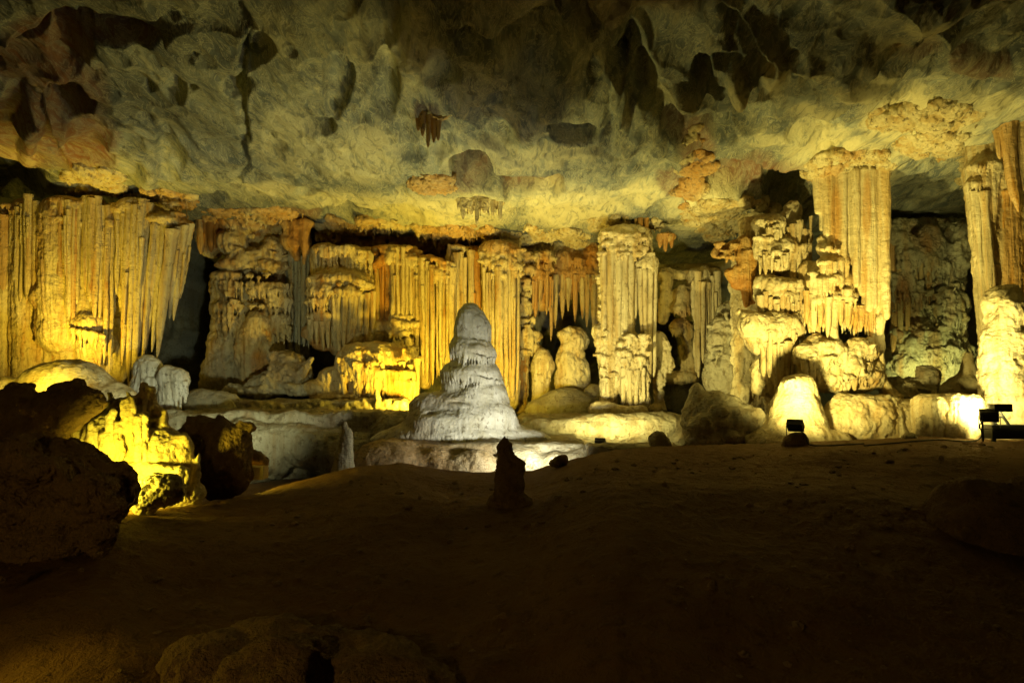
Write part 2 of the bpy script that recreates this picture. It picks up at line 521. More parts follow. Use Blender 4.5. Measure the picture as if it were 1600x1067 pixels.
# ------------------------------------------------------------------ the shell of the hall
TOPS = np.array([(-400, 270, 19), (0, 283, 20), (150, 298, 19.5), (300, 322, 20), (400, 335, 21.5), (480, 345, 21.5), (620, 358, 22), (740, 368, 22.5), (860, 383, 23), (965, 352, 20.5),
                 (1060, 378, 22), (1180, 335, 18.5), (1280, 288, 16.3), (1340, 284, 16.2), (1390, 290, 16.3), (1450, 335, 21), (1505, 225, 15.5), (1600, 185, 15), (2000, 170, 15)])
_tp = W(TOPS[:, 0], TOPS[:, 1], TOPS[:, 2])

def ceiling_base(x, y):
    num = np.full(x.shape, 5.45 + CZ) * .02 ; den = np.full(x.shape, .02)
    num = num + 0.02 * .35 * np.clip((14 - y) / 8, 0, 1.5)
    for (a, b, c) in _tp:
        w = np.exp(-(((x - a) / 2.6) ** 2 + ((y - b) / 3.2) ** 2)) + 1e-5
        num = num + w * c; den = den + w
    return num / den

# hollows (up) and lumps (down) in the roof: photo x, y, radii, height in metres, painted shade, rust
POCKETS = [
    (600, 62, 34, 44, .85, .55, 0), (628, 70, 16, 40, .3, 0, 0), (690, 122, 34, 36, .6, .35, 0), (525, 140, 24, 58, .5, .2, 0), (603, 150, 26, 56, .45, .15, 0),
    (402, 78, 32, 30, .6, .5, 0), (388, 105, 20, 14, .4, .4, 0), (735, 266, 34, 28, 1.7, .9, 0), (825, 298, 54, 20, 1.2, .25, .8), (765, 290, 46, 18, 1.0, .9, .1),
    (478, 304, 22, 7, .3, .5, 0), (500, 204, 30, 14, .3, .6, .2), (545, 15, 30, 34, .4, .2, 0), (710, 18, 30, 26, .35, .2, 0), (740, 70, 30, 22, .3, .2, 0),
    (170, 50, 130, 26, .7, .6, .2), (60, 90, 70, 40, .4, .1, .75), (110, 80, 34, 50, .4, .2, .6), (30, 165, 40, 30, .5, .3, .3), (130, 235, 46, 36, .35, 0, .8),
    (100, 165, 46, 34, .55, .55, .3), (20, 287, 58, 22, .9, .9, 0), (190, 65, 80, 16, .4, .3, .5), (45, 190, 22, 60, -.45, 0, 0), (275, 155, 20, 20, .3, .4, 0), (235, 160, 10, 10, .25, .2, 0),
    (300, 145, 9, 9, .2, .2, 0), (370, 148, 22, 18, .45, .5, .2), (330, 30, 60, 30, .3, .3, 0), (265, 250, 26, 34, .35, .25, 0),(230, 275, 20, 20, -.3, 0, .2),
    (330, 312, 26, 10, .35, .5, 0), (535, 340, 60, 10, .35, .55, 0), (930, 70, 16, 22, .45, .5, 0), (900, 45, 40, 40, .3, .2, .15),
    (980, 115, 30, 40, .5, .3, 0), (1010, 150, 22, 34, .75, .8, 0), (970, 95, 18, 22, -.5, 0, 0), (1000, 100, 18, 28, -.4, 0, 0), (1095, 128, 18, 24, .65, .7, .1), (1110, 152, 26, 10, .4, .6, .3),
    (1150, 135, 22, 24, -.6, 0, 0), (1130, 108, 28, 12, .4, .5, 0), (1215, 128, 26, 40, -.5, 0, 0), (1070, 160, 30, 26, -.5, 0, 0), (1185, 190, 40, 26, .45, .5, 0), (1130, 218, 26, 24, .6, .6, .1), (1055, 200, 26, 20, .5, .55, .4),
    (970, 170, 16, 50, -.45, 0, 0), (1000, 215, 44, 40, -.45, 0, 0), (1050, 235, 34, 26, -.3, 0, 0), (900, 205, 40, 18, .55, .65, 0), (880, 195, 24, 10, .35, .6, 0),
    (1320, 55, 120, 70, .5, .2, 0), (1425, 105, 60, 32, .4, .45, .25), (1560, 60, 110, 60, .4, .3, 0),
    (1060, 60, 80, 60, .6, .45, .05), (1180, 292, 86, 22, 1.3, .6, .8), (1230, 308, 40, 26, 1.2, .9, .3), (1535, 118, 50, 14, -.25, .1, .6), (1265, 215, 50, 30, .35, .35, 0),
    (1300, 170, 60, 20, -.3, 0, 0), (1345, 150, 60, 14, -.25, 0, 0), (1170, 80, 34, 26, -.4, 0, 0), (1120, 60, 20, 30, -.3, 0, 0),
    (860, 120, 60, 50, .2, 0, .1), (820, 60, 40, 30, .2, .1, .1), (640, 240, 30, 10, .2, .3, 0), (690, 235, 20, 12, .2, .3, 0), (840, 170, 40, 22, -.2, 0, 0),
]
CALCITE = [(140, 285, 46, 22, 1), (30, 245, 40, 14, .7), (420, 300, 40, 14, .5), (560, 250, 70, 40, .5), (450, 230, 60, 50, .4), (700, 330, 120, 30, .6), (900, 330, 90, 40, .8), (1000, 310, 40, 20, .9),
           (860, 240, 80, 24, .5), (1110, 330, 60, 40, .9), (1330, 265, 80, 40, .9), (1440, 205, 100, 45, .9), (1300, 250, 80, 40, .6), (1550, 165, 60, 24, .6), (1215, 130, 26, 36, .7), (1150, 135, 20, 20, .7),
           (1060, 165, 50, 24, .4), (1070, 330, 40, 40, .6), (600, 320, 140, 20, .4), (770, 250, 90, 26, .4), (1230, 225, 60, 16, .5), (1290, 178, 60, 14, .6), (1350, 140, 60, 16, .6), (1410, 90, 50, 22, .5), (1450, 40, 40, 26, .5), (640, 110, 60, 60, .35), (560, 90, 24, 60, .3), (430, 60, 40, 40, .3)]
RUST = [(60, 100, 80, 70, .9), (130, 235, 56, 44, 1), (40, 210, 80, 60, .8), (110, 160, 60, 50, .7), (10, 260, 50, 20, .6), (1085, 250, 30, 60, .7), (1180, 285, 90, 26, .8), (830, 295, 50, 20, .8), (740, 290, 40, 14, .5), (460, 338, 40, 8, .6),
        (1430, 100, 40, 26, .5), (1050, 290, 24, 20, .6), (930, 40, 80, 40, .25), (670, 185, 24, 14, .5), (1530, 118, 44, 14, .5), (990, 30, 120, 40, .3)]

LEDGES = [([(560, 128), (640, 160), (700, 190), (790, 236)], .16, 14), ([(560, 262), (640, 268), (705, 288)], .14, 12), ([(392, 60), (384, 140), (392, 220), (384, 295)], .14, 18), ([(80, 40), (180, 30), (300, 84)], .25, 20),
          ([(1110, 0), (1190, 95), (1290, 142), (1390, 108), (1490, 40)], .2, 50), ([(1180, 238), (1270, 190), (1370, 150), (1470, 110), (1620, 70)], .16, 34), ([(860, 232), (930, 222), (1000, 262)], .18, 14), ([(1050, 262), (1150, 260), (1262, 280)], .25, 16),
          ([(0, 62), (60, 60)], .3, 18), ([(0, 130), (60, 170), (100, 250)], .2, 20), ([(930, 60), (985, 130), (960, 200)], .22, 22), ([(1040, 150), (1120, 165), (1200, 120)], .22, 20), ([(420, 318), (520, 328), (640, 345)], .1, 12), ([(770, 225), (860, 262), (960, 300)], .12, 14),
          ([(210, 200), (300, 255), (400, 300)], .1, 14), ([(660, 20), (720, 60), (860, 50)], .15, 24), ([(1400, 260), (1470, 225), (1560, 190)], .16, 16)]

def ledge_relief(px, py, wx, wy):
    out = np.zeros(len(px))
    qx, qy = px + 9 * wx, py + 9 * wy
    for line, h, w in LEDGES:
        best = np.full(len(px), 1e9); side = np.zeros(len(px))
        for (ax, ay), (bx, by) in zip(line[:-1], line[1:]):
            dx, dy = bx - ax, by - ay; L2 = dx * dx + dy * dy
            t = np.clip(((qx - ax) * dx + (qy - ay) * dy) / L2, 0, 1)
            ex, ey = qx - ax - t * dx, qy - ay - t * dy
            d = np.hypot(ex, ey) * (1 + 6 * ((t <= 0) | (t >= 1)) * (abs(dx) + abs(dy) > 1e9))
            m = d < best
            best[m] = d[m]; side[m] = (dx * ey - dy * ex)[m]
        out += np.where(side > 0, h * np.clip(1 - best / w, 0, 1) ** .8, -.35 * h * np.clip(1 - best / (w * .6), 0, 1) ** 2)
    return out

def ceiling_full(x, y):
    z0 = ceiling_base(x, y)
    px, py = project(x, y, z0)
    pts = np.stack([x, y * .75, np.zeros_like(x)], -1)
    z = z0 + .24 * fbm(pts / 4.2 + 3, 3, .5) * (1 - .6 * sstep(15, 18, y))
    wx = fbm(pts / 1.3 + 8, 2); wy = fbm(pts / 1.3 + 21, 2)
    q = pts + .25 * np.stack([wx, wy, 0 * wx], -1)
    z += .07 * fbm(q / .8 + 50, 3, .5)
    right = sstep(950, 1300, px)
    an = np.stack([(x * .85 - y * .53) / 5.5, (x * .53 + y * .85) / 1.25, np.zeros_like(x)], -1)
    z += right * .34 * (np.abs(noise(an + 2.2 + .35 * np.stack([wx, wy, wx], -1))) - .2)
    rs = np.random.RandomState(4)                        # scallops: hollows with crisp lips
    for n, rad, hgt in ((130, .6, .16), (560, .22, .10)):
        cx = rs.uniform(0, 1, n); cy = 6.5 + 14 * rs.uniform(0, 1, n); cx = (cx - .5) * 1.75 * cy
        rr = rad * rs.uniform(.5, 1.4, n); hh = hgt * rs.uniform(.4, 1.2, n)
        for a, b, r, h in zip(cx, cy, rr, hh):
            m = (np.abs(x - a) < r * 1.2) & (np.abs(y - b) < r * 3)
            if not m.any(): continue
            dx = (x[m] - a + .15 * wx[m]) / r; dy = (y[m] - b + .3 * wy[m]) / (r * 2.0)
            z[m] += h * np.clip(1 - dx * dx - dy * dy, 0, 1) ** .7
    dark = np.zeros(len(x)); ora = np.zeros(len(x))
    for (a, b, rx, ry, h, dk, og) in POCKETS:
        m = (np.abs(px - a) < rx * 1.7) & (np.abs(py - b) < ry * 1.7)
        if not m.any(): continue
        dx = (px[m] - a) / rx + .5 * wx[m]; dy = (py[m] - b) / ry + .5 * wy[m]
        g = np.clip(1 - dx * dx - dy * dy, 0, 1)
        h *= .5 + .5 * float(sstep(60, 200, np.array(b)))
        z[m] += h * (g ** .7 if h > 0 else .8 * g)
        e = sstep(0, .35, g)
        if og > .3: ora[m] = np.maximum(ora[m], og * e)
        elif dk > .5: dark[m] = np.maximum(dark[m], .25 * dk * e)  # deep hollows also darkened in colour, adding to their shade
    z += ledge_relief(px, py, wx, wy)
    cal = soft_paint(px + 14 * wx, py + 10 * wy, CALCITE)
    ora = np.maximum(ora, soft_paint(px + 14 * wx, py + 10 * wy, RUST))
    return z, cal, dark, ora

def on_ceiling(pts):
    """depths at which the sight lines through photo pixels meet the roof"""
    pts = np.array(pts, float); Ds = np.linspace(7, 27, 200)
    P = W(np.repeat(pts[:, 0], 200), np.repeat(pts[:, 1], 200), np.tile(Ds, len(pts)))
    z = ceiling_full(P[:, 0], P[:, 1])[0]
    above = (P[:, 2] > z).reshape(len(pts), 200)
    return np.where(above.any(1), Ds[np.argmax(above, 1)], 22.0)

def build_ceiling():
    us = np.linspace(-420, 2020, 1000)                   # fan of columns, rows closer together far away
    el = np.concatenate([np.linspace(.205, .66, 400), np.linspace(.67, 1.9, 50)])
    U, EL = np.meshgrid(us, el, indexing='ij')
    Y = 5.4 / EL
    X = (U - CX) / F * np.maximum(Y, 4.0) * 1.03
    x, y = X.ravel(), Y.ravel()
    z, cal, dark, ora = ceiling_full(x, y)
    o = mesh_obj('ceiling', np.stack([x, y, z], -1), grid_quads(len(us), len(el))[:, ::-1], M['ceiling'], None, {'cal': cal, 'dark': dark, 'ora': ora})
    tag(o, 'grey scalloped limestone ceiling with pale wisps and dark hollows', 'ceiling', kind='structure')
    # the part of the roof behind the viewer, plain
    gx = np.linspace(-26, 26, 60); gy = np.linspace(-14, 2.87, 26)
    GX, GY = np.meshgrid(gx, gy, indexing='ij')
    p = np.stack([GX.ravel(), GY.ravel(), np.zeros(GX.size)], -1)
    zz = 5.75 + CZ + .5 * fbm(p / 4 + 3, 3) - 6.0 * sstep(.72, 1, np.maximum(np.abs(GX.ravel()) / 26, -GY.ravel() / 14)) ** 2
    p[:, 2] = zz
    o = mesh_obj('ceiling_behind_viewer', p, grid_quads(60, 26)[:, ::-1], M['ceiling'])
    tag(o, kind='structure')

CR = np.array([(-900, 830, 7.5), (0, 830, 7.5), (200, 812, 8), (300, 797, 9), (400, 778, 10), (480, 752, 11), (560, 730, 11.6), (630, 722, 12.4), (700, 733, 12.4), (760, 738, 12), (830, 736, 12), (900, 714, 12), (960, 701, 12),
               (1050, 697, 12.5), (1200, 694, 13), (1440, 683, 13), (1600, 689, 13), (2600, 690, 13)], float)

def floor_z(x, y, detail=True):
    x = np.asarray(x, float); y = np.asarray(y, float)
    u = CX + F * x / np.maximum(y, 2.0)
    cp = np.interp(u, CR[:, 0], CR[:, 1]); cd = np.interp(u, CR[:, 0], CR[:, 2])
    zc = CZ - (cp - EYE) / F * cd
    zf = CZ - 2.35 + .25 * sstep(800, 1500, u) * sstep(3, 7, y)
    t = np.clip((y - 3.2) / (cd - 3.2), 0, 1)
    z = zf + (zc - zf) * (t * (2 - t)) ** 1.05
    drop = np.interp(u, [-900, 150, 330, 600, 930, 1050, 1200], [.1, .1, .55, .8, .55, .5, .45])
    z = z - drop * sstep(.25, 2.2, y - cd)
    if detail:
        p = np.stack([x, y, np.zeros_like(x)], -1)
        far = 1 - .75 * sstep(-2.5, -.3, y - cd) 
        z = z + (.20 * fbm(p / 3.4 + 5, 2) + .035 * fbm(p / .9, 3)) * far + .016 * fbm(p / .2, 3)
        z = z + .02 * np.clip(noise(p / .12 + 4) - .35, 0, 1) * 3
    return z

def build_floor():
    us = np.linspace(-500, 2100, 620); v = np.concatenate([np.linspace(2.2, 14.5, 330), np.linspace(14.8, 30, 40)])
    U, Y = np.meshgrid(us, v, indexing='ij')
    X = (U - CX) / F * np.maximum(Y, 4.5)
    x, y = X.ravel(), Y.ravel()
    o = mesh_obj('cave_floor', np.stack([x, y, floor_z(x, y)], -1), grid_quads(len(us), len(v)), M['mud'])
    tag(o, 'bare brown mud floor rising to a low crest', 'floor', kind='structure')
    gx = np.linspace(-26, 26, 40); gy = np.linspace(-14, 2.4, 20)
    GX, GY = np.meshgrid(gx, gy, indexing='ij')
    p = np.stack([GX.ravel(), GY.ravel(), np.full(GX.size, .2)], -1); p[:, 2] += .1 * fbm(p / 2, 2) - .06
    tag(mesh_obj('floor_behind_viewer', p, grid_quads(40, 20), M['mud']), kind='structure')

def build_walls():
    # back wall: a rough upright sheet behind all formations, bent towards the viewer at both ends
    px = np.linspace(-700, 2300, 520); py = np.linspace(250, 760, 150)
    U, V_ = np.meshgrid(px, py, indexing='ij')
    D = np.interp(U, [-700, 0, 250, 420, 700, 1100, 1350, 1480, 1600, 1800, 2300], [13, 21.5, 25, 25.5, 26, 26, 25, 23, 19.5, 16.5, 9])
    P = W(U.ravel(), V_.ravel(), D.ravel())
    P[:, 2] = CZ + (EYE - V_.ravel()) / F * 25
    q = P.copy()
    P[:, 1] += 1.1 * fbm(q / 2.2, 4) + .5 * np.abs(noise(q / np.array([.6, .6, 6])))
    at = {'ora': np.clip(1.5 * fbm(q / 3 + 9, 3), 0, 1) * .6, 'gry': np.clip(.5 + fbm(q / 2 + 4, 3), 0, 1)}
    # the black passage mouths lead away from the hall
    for (a, b, rx, ry, dep) in ((305, 478, 30, 95, 6), (905, 530, 46, 46, 3), (1050, 520, 30, 60, 3)):
        g = np.clip(1 - ((U.ravel() - a) / rx) ** 2 - ((V_.ravel() - b) / ry) ** 2, 0, 1)
        P[:, 1] += dep * g ** .5
    tag(mesh_obj('cave_wall', P, grid_quads(len(px), len(py)), M['shade'], None, at), kind='structure')
    # the end of the hall behind the viewer
    th = np.linspace(0, math.pi, 40); zz = np.linspace(-1, 9, 12)
    T, Z = np.meshgrid(th, zz, indexing='ij')
    P = np.stack([24 * np.cos(T).ravel(), 8 - 20 * np.sin(T).ravel(), Z.ravel()], -1)
    P += .8 * np.stack([fbm(P / 3, 3), fbm(P / 3 + 9, 3), 0 * P[:, 0]], -1)
    tag(mesh_obj('wall_behind_viewer', P, grid_quads(40, 12)[:, ::-1], M['shade']), kind='structure')

def build_pebbles():
    """loose grit and stones strewn on the mud"""
    rs = np.random.RandomState(8); n = 2600
    y = 4.2 + 9.5 * rs.uniform(0, 1, n) ** .8; x = rs.uniform(-.8, .8, n) * y
    c = noise(np.stack([x / 1.4, y / 1.4, 0 * x + 2], -1)); keep = (c > rs.uniform(-.35, .5, n)) & (y < np.interp(CX + F * x / y, CR[:, 0], CR[:, 2]) - 1.2); x, y = x[keep], y[keep]; n = len(x)
    s = .007 * np.exp(rs.normal(0, .75, n)) * (1 + y / 9); s = np.minimum(s, .045)
    oc = np.array([(1, 0, 0), (-1, 0, 0), (0, 1, 0), (0, -1, 0), (0, 0, 1), (0, 0, -1), (.6, .6, .5), (-.6, .6, .5), (-.6, -.6, .5), (.6, -.6, .5)], float)
    tri = np.array([(0, 6, 9), (2, 7, 6), (1, 8, 7), (3, 9, 8), (4, 9, 6), (4, 6, 7), (4, 7, 8), (4, 8, 9), (0, 2, 6), (2, 1, 7), (1, 3, 8), (3, 0, 9), (5, 2, 0), (5, 1, 2), (5, 3, 1), (5, 0, 3)])
    sc = s[:, None, None] * rs.uniform(.5, 1.4, (n, 1, 3)) * np.array([1.2, 1.2, .8]) * rs.uniform(.75, 1.25, (n, 10, 1))
    a = rs.uniform(0, 6.28, n); V = oc[None] * sc
    vx = V[..., 0] * np.cos(a)[:, None] - V[..., 1] * np.sin(a)[:, None]; vy = V[..., 0] * np.sin(a)[:, None] + V[..., 1] * np.cos(a)[:, None]
    P = np.stack([vx + x[:, None], vy + y[:, None], V[..., 2] + (floor_z(x, y) + s * .2)[:, None]], -1).reshape(-1, 3)
    o = mesh_obj('pebbles', P, (tri[None] + 10 * np.arange(n)[:, None, None]).reshape(-1, 3), M['boulder'], smooth=False)
    tag(o, 'loose grit and small stones strewn over the mud floor', 'pebbles', kind='stuff')

build_ceiling(); build_floor(); build_walls(); build_pebbles()

# ------------------------------------------------------------------ formations, left to right
fl, bd, wt, lp, sh_, tr, bo, cu, ru = (M[k] for k in ('flow', 'band', 'white', 'lump', 'shade', 'terrace', 'boulder', 'crust', 'curtain_rust'))

# --- the great fluted drapery on the left
D = 19
def L5(x, y): return (x / 2.965, 260 + y / 2.965)
pr = [B(-80, 150, 315, 660, 26, 80, 20), E(60, 560, 150, 95, 45, 40, 20), E(120, 470, 60, 60, 40, 30), E(-20, 480, 60, 90, 40, 34),
      col(-40, 36, 322, 660, 22), col(20, 70, 312, 640, 18), col(62, 132, 308, 520, 14), col(122, 166, 310, 560, 14), col(160, 196, 318, 480, 22),
      C(212, 345, 24, 198, 470, 14, 20), C(245, 345, 22, 228, 450, 12, 20), C(272, 350, 20, 258, 440, 10, 22), C(290, 356, 12, 280, 440, 8, 26), E(205, 330, 30, 14, 10), E(262, 348, 34, 10, 12),
      E(140, 505, 28, 18, 2, 22), E(150, 535, 26, 30, 8, 20), E(70, 455, 16, 10, 4), E(66, 465, 18, 14, 0)]
pr += shelf(24, 70, 322, 10, 9, 10, 20) + shelf(78, 132, 318, 11, 10, 2, 24) + shelf(126, 162, 316, 10, 9, 6, 18) + shelf(186, 238, 322, 11, 10, 4, 22) + shelf(-30, 14, 336, 14, 12, 12, 20)
pr += shelf(240, 276, 345, 9, 8, 6, 16) + shelf(262, 302, 352, 9, 8, 10, 16) + shelf(74, 110, 345, 6, 5, 4, 18) + shelf(74, 112, 352, 6, 6, 4, 18) + shelf(-30, 14, 396, 10, 8, 8, 18)
pr += fringe(100, 452, 124, 455, 6, 40, 3, 2, 8) + fringe(118, 545, 160, 560, 7, 14, 3, 2, 10)
pr += scales(-20, 300, 316, 352, 46, 2, 8) + scales(60, 130, 340, 380, 10, -4, 8) + fringe(112, 520, 164, 530, 9, 26, 3, -16, 8)
drap = rock('fluted_drapery', D, pr, fl, flute=2.6, fw=8, fl=220, warp=3, lump=1.4, ripple=.5, ora=[(300, 340, 20, 30, .6), (205, 480, 10, 40, .5), (20, 320, 30, 20, .4), (130, 310, 40, 14, .4)], seed=1)
tag(drap, 'huge yellow fluted flowstone drapery filling the left wall', 'flowstone')
rows = []
for (a, b, c, e, w, dd) in [(15, 210, 15, 570, 40, 0), (55, 180, 50, 590, 22, 2), (80, 175, 75, 610, 24, 0), (105, 170, 95, 640, 24, -2), (132, 150, 122, 620, 34, -4), (165, 150, 160, 610, 30, -2), (190, 210, 186, 560, 24, 2),
                            (216, 230, 212, 440, 30, 2), (250, 165, 248, 470, 34, -8), (285, 160, 280, 560, 34, -10), (318, 160, 312, 690, 34, -10), (345, 160, 335, 720, 30, -8), (368, 170, 352, 660, 24, -4),
                            (398, 150, 396, 600, 34, -6), (425, 150, 418, 660, 34, -8), (452, 150, 440, 690, 32, -6), (478, 165, 462, 760, 26, -2), (502, 170, 482, 960, 26, 0), (525, 190, 508, 970, 22, 2),
                            (550, 235, 540, 640, 28, -2), (578, 235, 568, 630, 28, -4), (604, 180, 566, 960, 34, -6), (632, 175, 592, 1000, 34, -8), (660, 175, 616, 1020, 36, -8), (688, 185, 640, 900, 32, -6),
                            (718, 255, 656, 900, 30, -2), (742, 275, 678, 890, 32, -4), (768, 275, 700, 890, 34, -6), (797, 275, 724, 900, 44, -6), (832, 270, 785, 700, 36, -2), (858, 270, 806, 715, 30, 0), (882, 282, 832, 610, 26, 4)]:
    x1, y1 = L5(a, b); x2, y2 = L5(c, e)
    rows.append((x1, y1, x2, y2, w / 2.965 * 1.0, w / 2.965 * .8, dd - 6 + RNG.uniform(-3, 3)))
for r in rows:
    x1, y1, x2, y2, w, w2, dd = r
    lean = x1 > 160
    pipe(D, x1, y1 + RNG.uniform(-8, 8), x2, y2 + RNG.uniform(-14, 10), w * (1.15 if lean else 1), w2, dd, tip=.45 if lean else .14, mat=fl, parent=drap, gry=.35 * max(0, min(1, (x1 - 215) / 50)), ora=.5 if RNG.random() < .12 else 0)
for (x1, y1, x2, y2, w, w2, dd) in rows:                     # thin runners between and in front of the folds
    for q in range(RNG.choice((0, 1, 1, 2))):
        a = RNG.uniform(0, .45); b = min(.98, a + RNG.uniform(.2, .6)); e = RNG.uniform(-.5, .5) * w
        pipe(D, x1 + (x2 - x1) * a + e, y1 + (y2 - y1) * a, x1 + (x2 - x1) * b + e, y1 + (y2 - y1) * b, w * RNG.uniform(.3, .5), w * .28, dd - w * .42, tip=.3, mat=fl, parent=drap)

# --- pale stumps under it
p = rock('flowstone_stump', 18.2, [E(232, 580, 22, 26, 0, 20), E(228, 610, 24, 24, 0, 22), C(228, 600, 20, 222, 660, 24, 4)] + fringe(210, 600, 250, 600, 8, 34, 3.5, -2, 16), wt, flute=2.2, fw=6, fl=60, seed=2)
tag(p, 'pale grey fluted stump below the foot of the left drapery', 'flowstone', 'pale stumps below the drapery')
p = rock('flowstone_stump', 18, [E(262, 588, 14, 18, 0, 16), E(281, 592, 14, 18, 2, 16), C(268, 600, 17, 262, 660, 17, 4)] + fringe(252, 605, 294, 605, 8, 34, 3.5, 0, 12), wt, flute=2.2, fw=6, fl=60, seed=3)
tag(p, 'pale double-headed stump with drip fringe right of the left drapery', 'flowstone', 'pale stumps below the drapery')
p = rock('flowstone_mound', 15.4, [E(105, 612, 78, 50, 4, 40, 10), E(-10, 640, 80, 52, 4, 40, 10), E(140, 630, 80, 40, 0, 40)], lp, vox=2.2, warp=5, wscale=50, lump=1.5, lscale=16, ora=[(170, 615, 30, 20, .3)], seed=4)
tag(p, 'smooth yellow domed flowstone mound in front of the left drapery', 'flowstone')
p = rock('grey_mound', 19, [E(315, 640, 32, 34, 0, 36), E(345, 640, 36, 28, 10, 40), E(290, 660, 30, 30, 0, 30), E(370, 655, 60, 20, 30, 60)], tr, vox=2, warp=4, lump=2, gry=[(320, 630, 60, 40, .7)], seed=5)
tag(p, 'low rounded grey mounds at the foot of the dark passage', 'rock')

# --- wall between the dark passage and the middle columns
D = 22
pr = [B(338, 470, 340, 440, 22, 70, 16), E(330, 360, 26, 44, 20, 20), E(395, 350, 80, 30, 30, 40)]
pr += [E(362, 380, 24, 18, 4, 20), E(352, 372, 12, 12, -6), E(395, 402, 40, 16, 6, 22), E(430, 395, 20, 26, 8, 20), E(372, 414, 36, 10, 0, 20), E(425, 418, 26, 10, 0, 18), S(390, 432, 13, 14, 8, 30)]
pr += [col(330, 372, 425, 560, 20), col(365, 412, 440, 570, 24), col(405, 456, 440, 560, 20)]
pr += shelf(330, 382, 432, 8, 14, 4, 22) + shelf(340, 380, 452, 7, 24, 2, 20) + shelf(386, 452, 452, 9, 16, 0, 26, drop=4) + shelf(410, 456, 472, 8, 24, 0, 22) + shelf(334, 384, 480, 8, 36, 2, 20)
pr += [E(405, 512, 24, 26, -4, 24), E(392, 525, 22, 20, -4, 20), E(438, 505, 17, 18, 0, 18)] + fringe(424, 510, 456, 520, 7, 34, 3, 0, 14)
pr += [C(398, 530, 20, 392, 596, 14, -4), C(382, 545, 14, 384, 604, 12, -6), C(410, 540, 14, 404, 590, 8, 0), C(350, 540, 26, 345, 600, 30, 16), E(352, 585, 34, 36, 14, 30)]
pr += scales(332, 456, 425, 500, 14, -6, 14, .9) + scales(345, 450, 368, 420, 14, -2, 10, .9) + fringe(334, 445, 456, 450, 18, 22, 2.6, -4, 16) + fringe(334, 500, 384, 505, 9, 34, 2.8, 0, 12)
p = rock('tiered_flowstone', D, pr, fl, flute=2.0, fw=6, fl=70, lump=2, pits=2, warp=4, ora=[(330, 350, 26, 40, .9), (400, 345, 60, 12, .5), (410, 570, 14, 24, .7), (345, 410, 30, 10, .4)], gry=[(350, 585, 40, 40, .6), (390, 580, 20, 30, .3)], seed=6)
tag(p, 'crusted tiered flowstone with a black hole, right of the dark passage', 'flowstone')
pipes(D, [(312, 322, 314, 398, 16, 10, 4, dict(ora=.5)), (328, 322, 330, 395, 16, 10, 2, dict(ora=.9)), (344, 325, 348, 356, 10, 8, 0, dict(ora=.4)), (384, 556, 383, 606, 11, 9, -12, dict(gry=.2)), (396, 556, 395, 612, 10, 8, -12), (374, 520, 373, 560, 8, 6, -4)], fl, p, tip=.25)
p = rock('rust_curtain', 21.3, [B(438, 486, 342, 352, 0, 24, 4), C(446, 348, 6, 450, 372, 4, 4), C(460, 348, 8, 462, 385, 5, 2), C(474, 348, 8, 476, 412, 3, 0), C(482, 348, 5, 480, 395, 2, 4), C(452, 375, 12, 464, 402, 6, 12), E(456, 380, 14, 10, 10)], ru, flute=1.5, fw=5, seed=7, ora=[(470, 370, 20, 40, .6)])
tag(p, 'small pointed rust-orange curtain under the ceiling lip', 'flowstone')
p = rock('grey_column', 22.6, [col(450, 484, 396, 560, 0), col(446, 470, 405, 570, 6)], sh_, flute=2.2, fw=6, fl=200, gry=[(465, 480, 40, 100, .9)], seed=8)
tag(p, 'narrow dark grey fluted column behind the rust curtain', 'flowstone')
auto_pipes(22.6, 450, 484, 402, lambda t: 560 - 40 * abs(t - .4), 4, sh_, p, d=-14, bul=4)
p = rock('fallen_block', 20.5, [E(455, 582, 36, 20, 20, 30), C(470, 585, 8, 488, 561, 5, -6), E(428, 596, 40, 14, 14, 26), E(445, 560, 26, 12, 26), E(470, 606, 50, 10, 10, 30), E(400, 612, 50, 12, 10, 30)], tr, warp=9, lump=3.5, rough=1, vox=1.8, seed=9, ora=[(450, 570, 50, 30, .4)])
tag(p, 'brown block with a pale slanting finger below the tiered flowstone', 'rock')

p = rock('backing_wall', 23.2, [B(466, 770, 338, 520, 30, 60, 12), E(520, 352, 40, 14, 20, 20), E(600, 360, 50, 14, 18, 20), E(690, 372, 40, 14, 16, 20), E(650, 380, 30, 18, 16, 16), E(740, 372, 30, 12, 14, 18)] + cluster(480, 760, 350, 392, 30, 6, 14, 22, 6) + scales(470, 760, 346, 392, 70, 10, 6, 1.3), ru, vox=2, flute=3, fw=8, fl=60, lump=3, pits=3, warp=6, seed=81, gry=[(600, 350, 200, 10, .4)])
tag(p, 'shadowed brown crusty wall just under the ceiling lip behind the columns', 'flowstone')
# --- two-tiered yellow column with stalactite fringes
D = 21.5
pr = [B(488, 582, 378, 440, 20, 60, 12), col(486, 530, 384, 440, 18), col(528, 582, 384, 450, 18), col(505, 590, 430, 520, 20)]
pr += shelf(486, 536, 392, 10, 36, 8, 24) + shelf(530, 582, 396, 8, 34, 8, 22) + shelf(548, 582, 402, 5, 20, 4, 14)
pr += [E(532, 440, 52, 16, 2, 40), E(512, 446, 30, 10, -10, 26), E(558, 448, 26, 8, -8, 24), E(524, 430, 20, 8, 6)]
pr += shelf(478, 530, 458, 9, 12, -8, 24) + shelf(476, 516, 472, 8, 24, -10, 24) + shelf(478, 520, 496, 8, 44, -10, 22, r=3.4)
pr += [E(500, 520, 19, 28, 0, 16), E(504, 540, 12, 9, 2), E(478, 520, 6, 10, -6)]
pr += scales(486, 582, 386, 402, 12, -6, 12) + scales(480, 582, 434, 458, 26, -14, 22)
p = rock('fringed_column', D, pr, fl, flute=2.2, fw=6, fl=90, ora=[(500, 545, 24, 14, .8), (478, 520, 8, 12, .6), (500, 380, 40, 8, .3)], lump=1.6, seed=10)
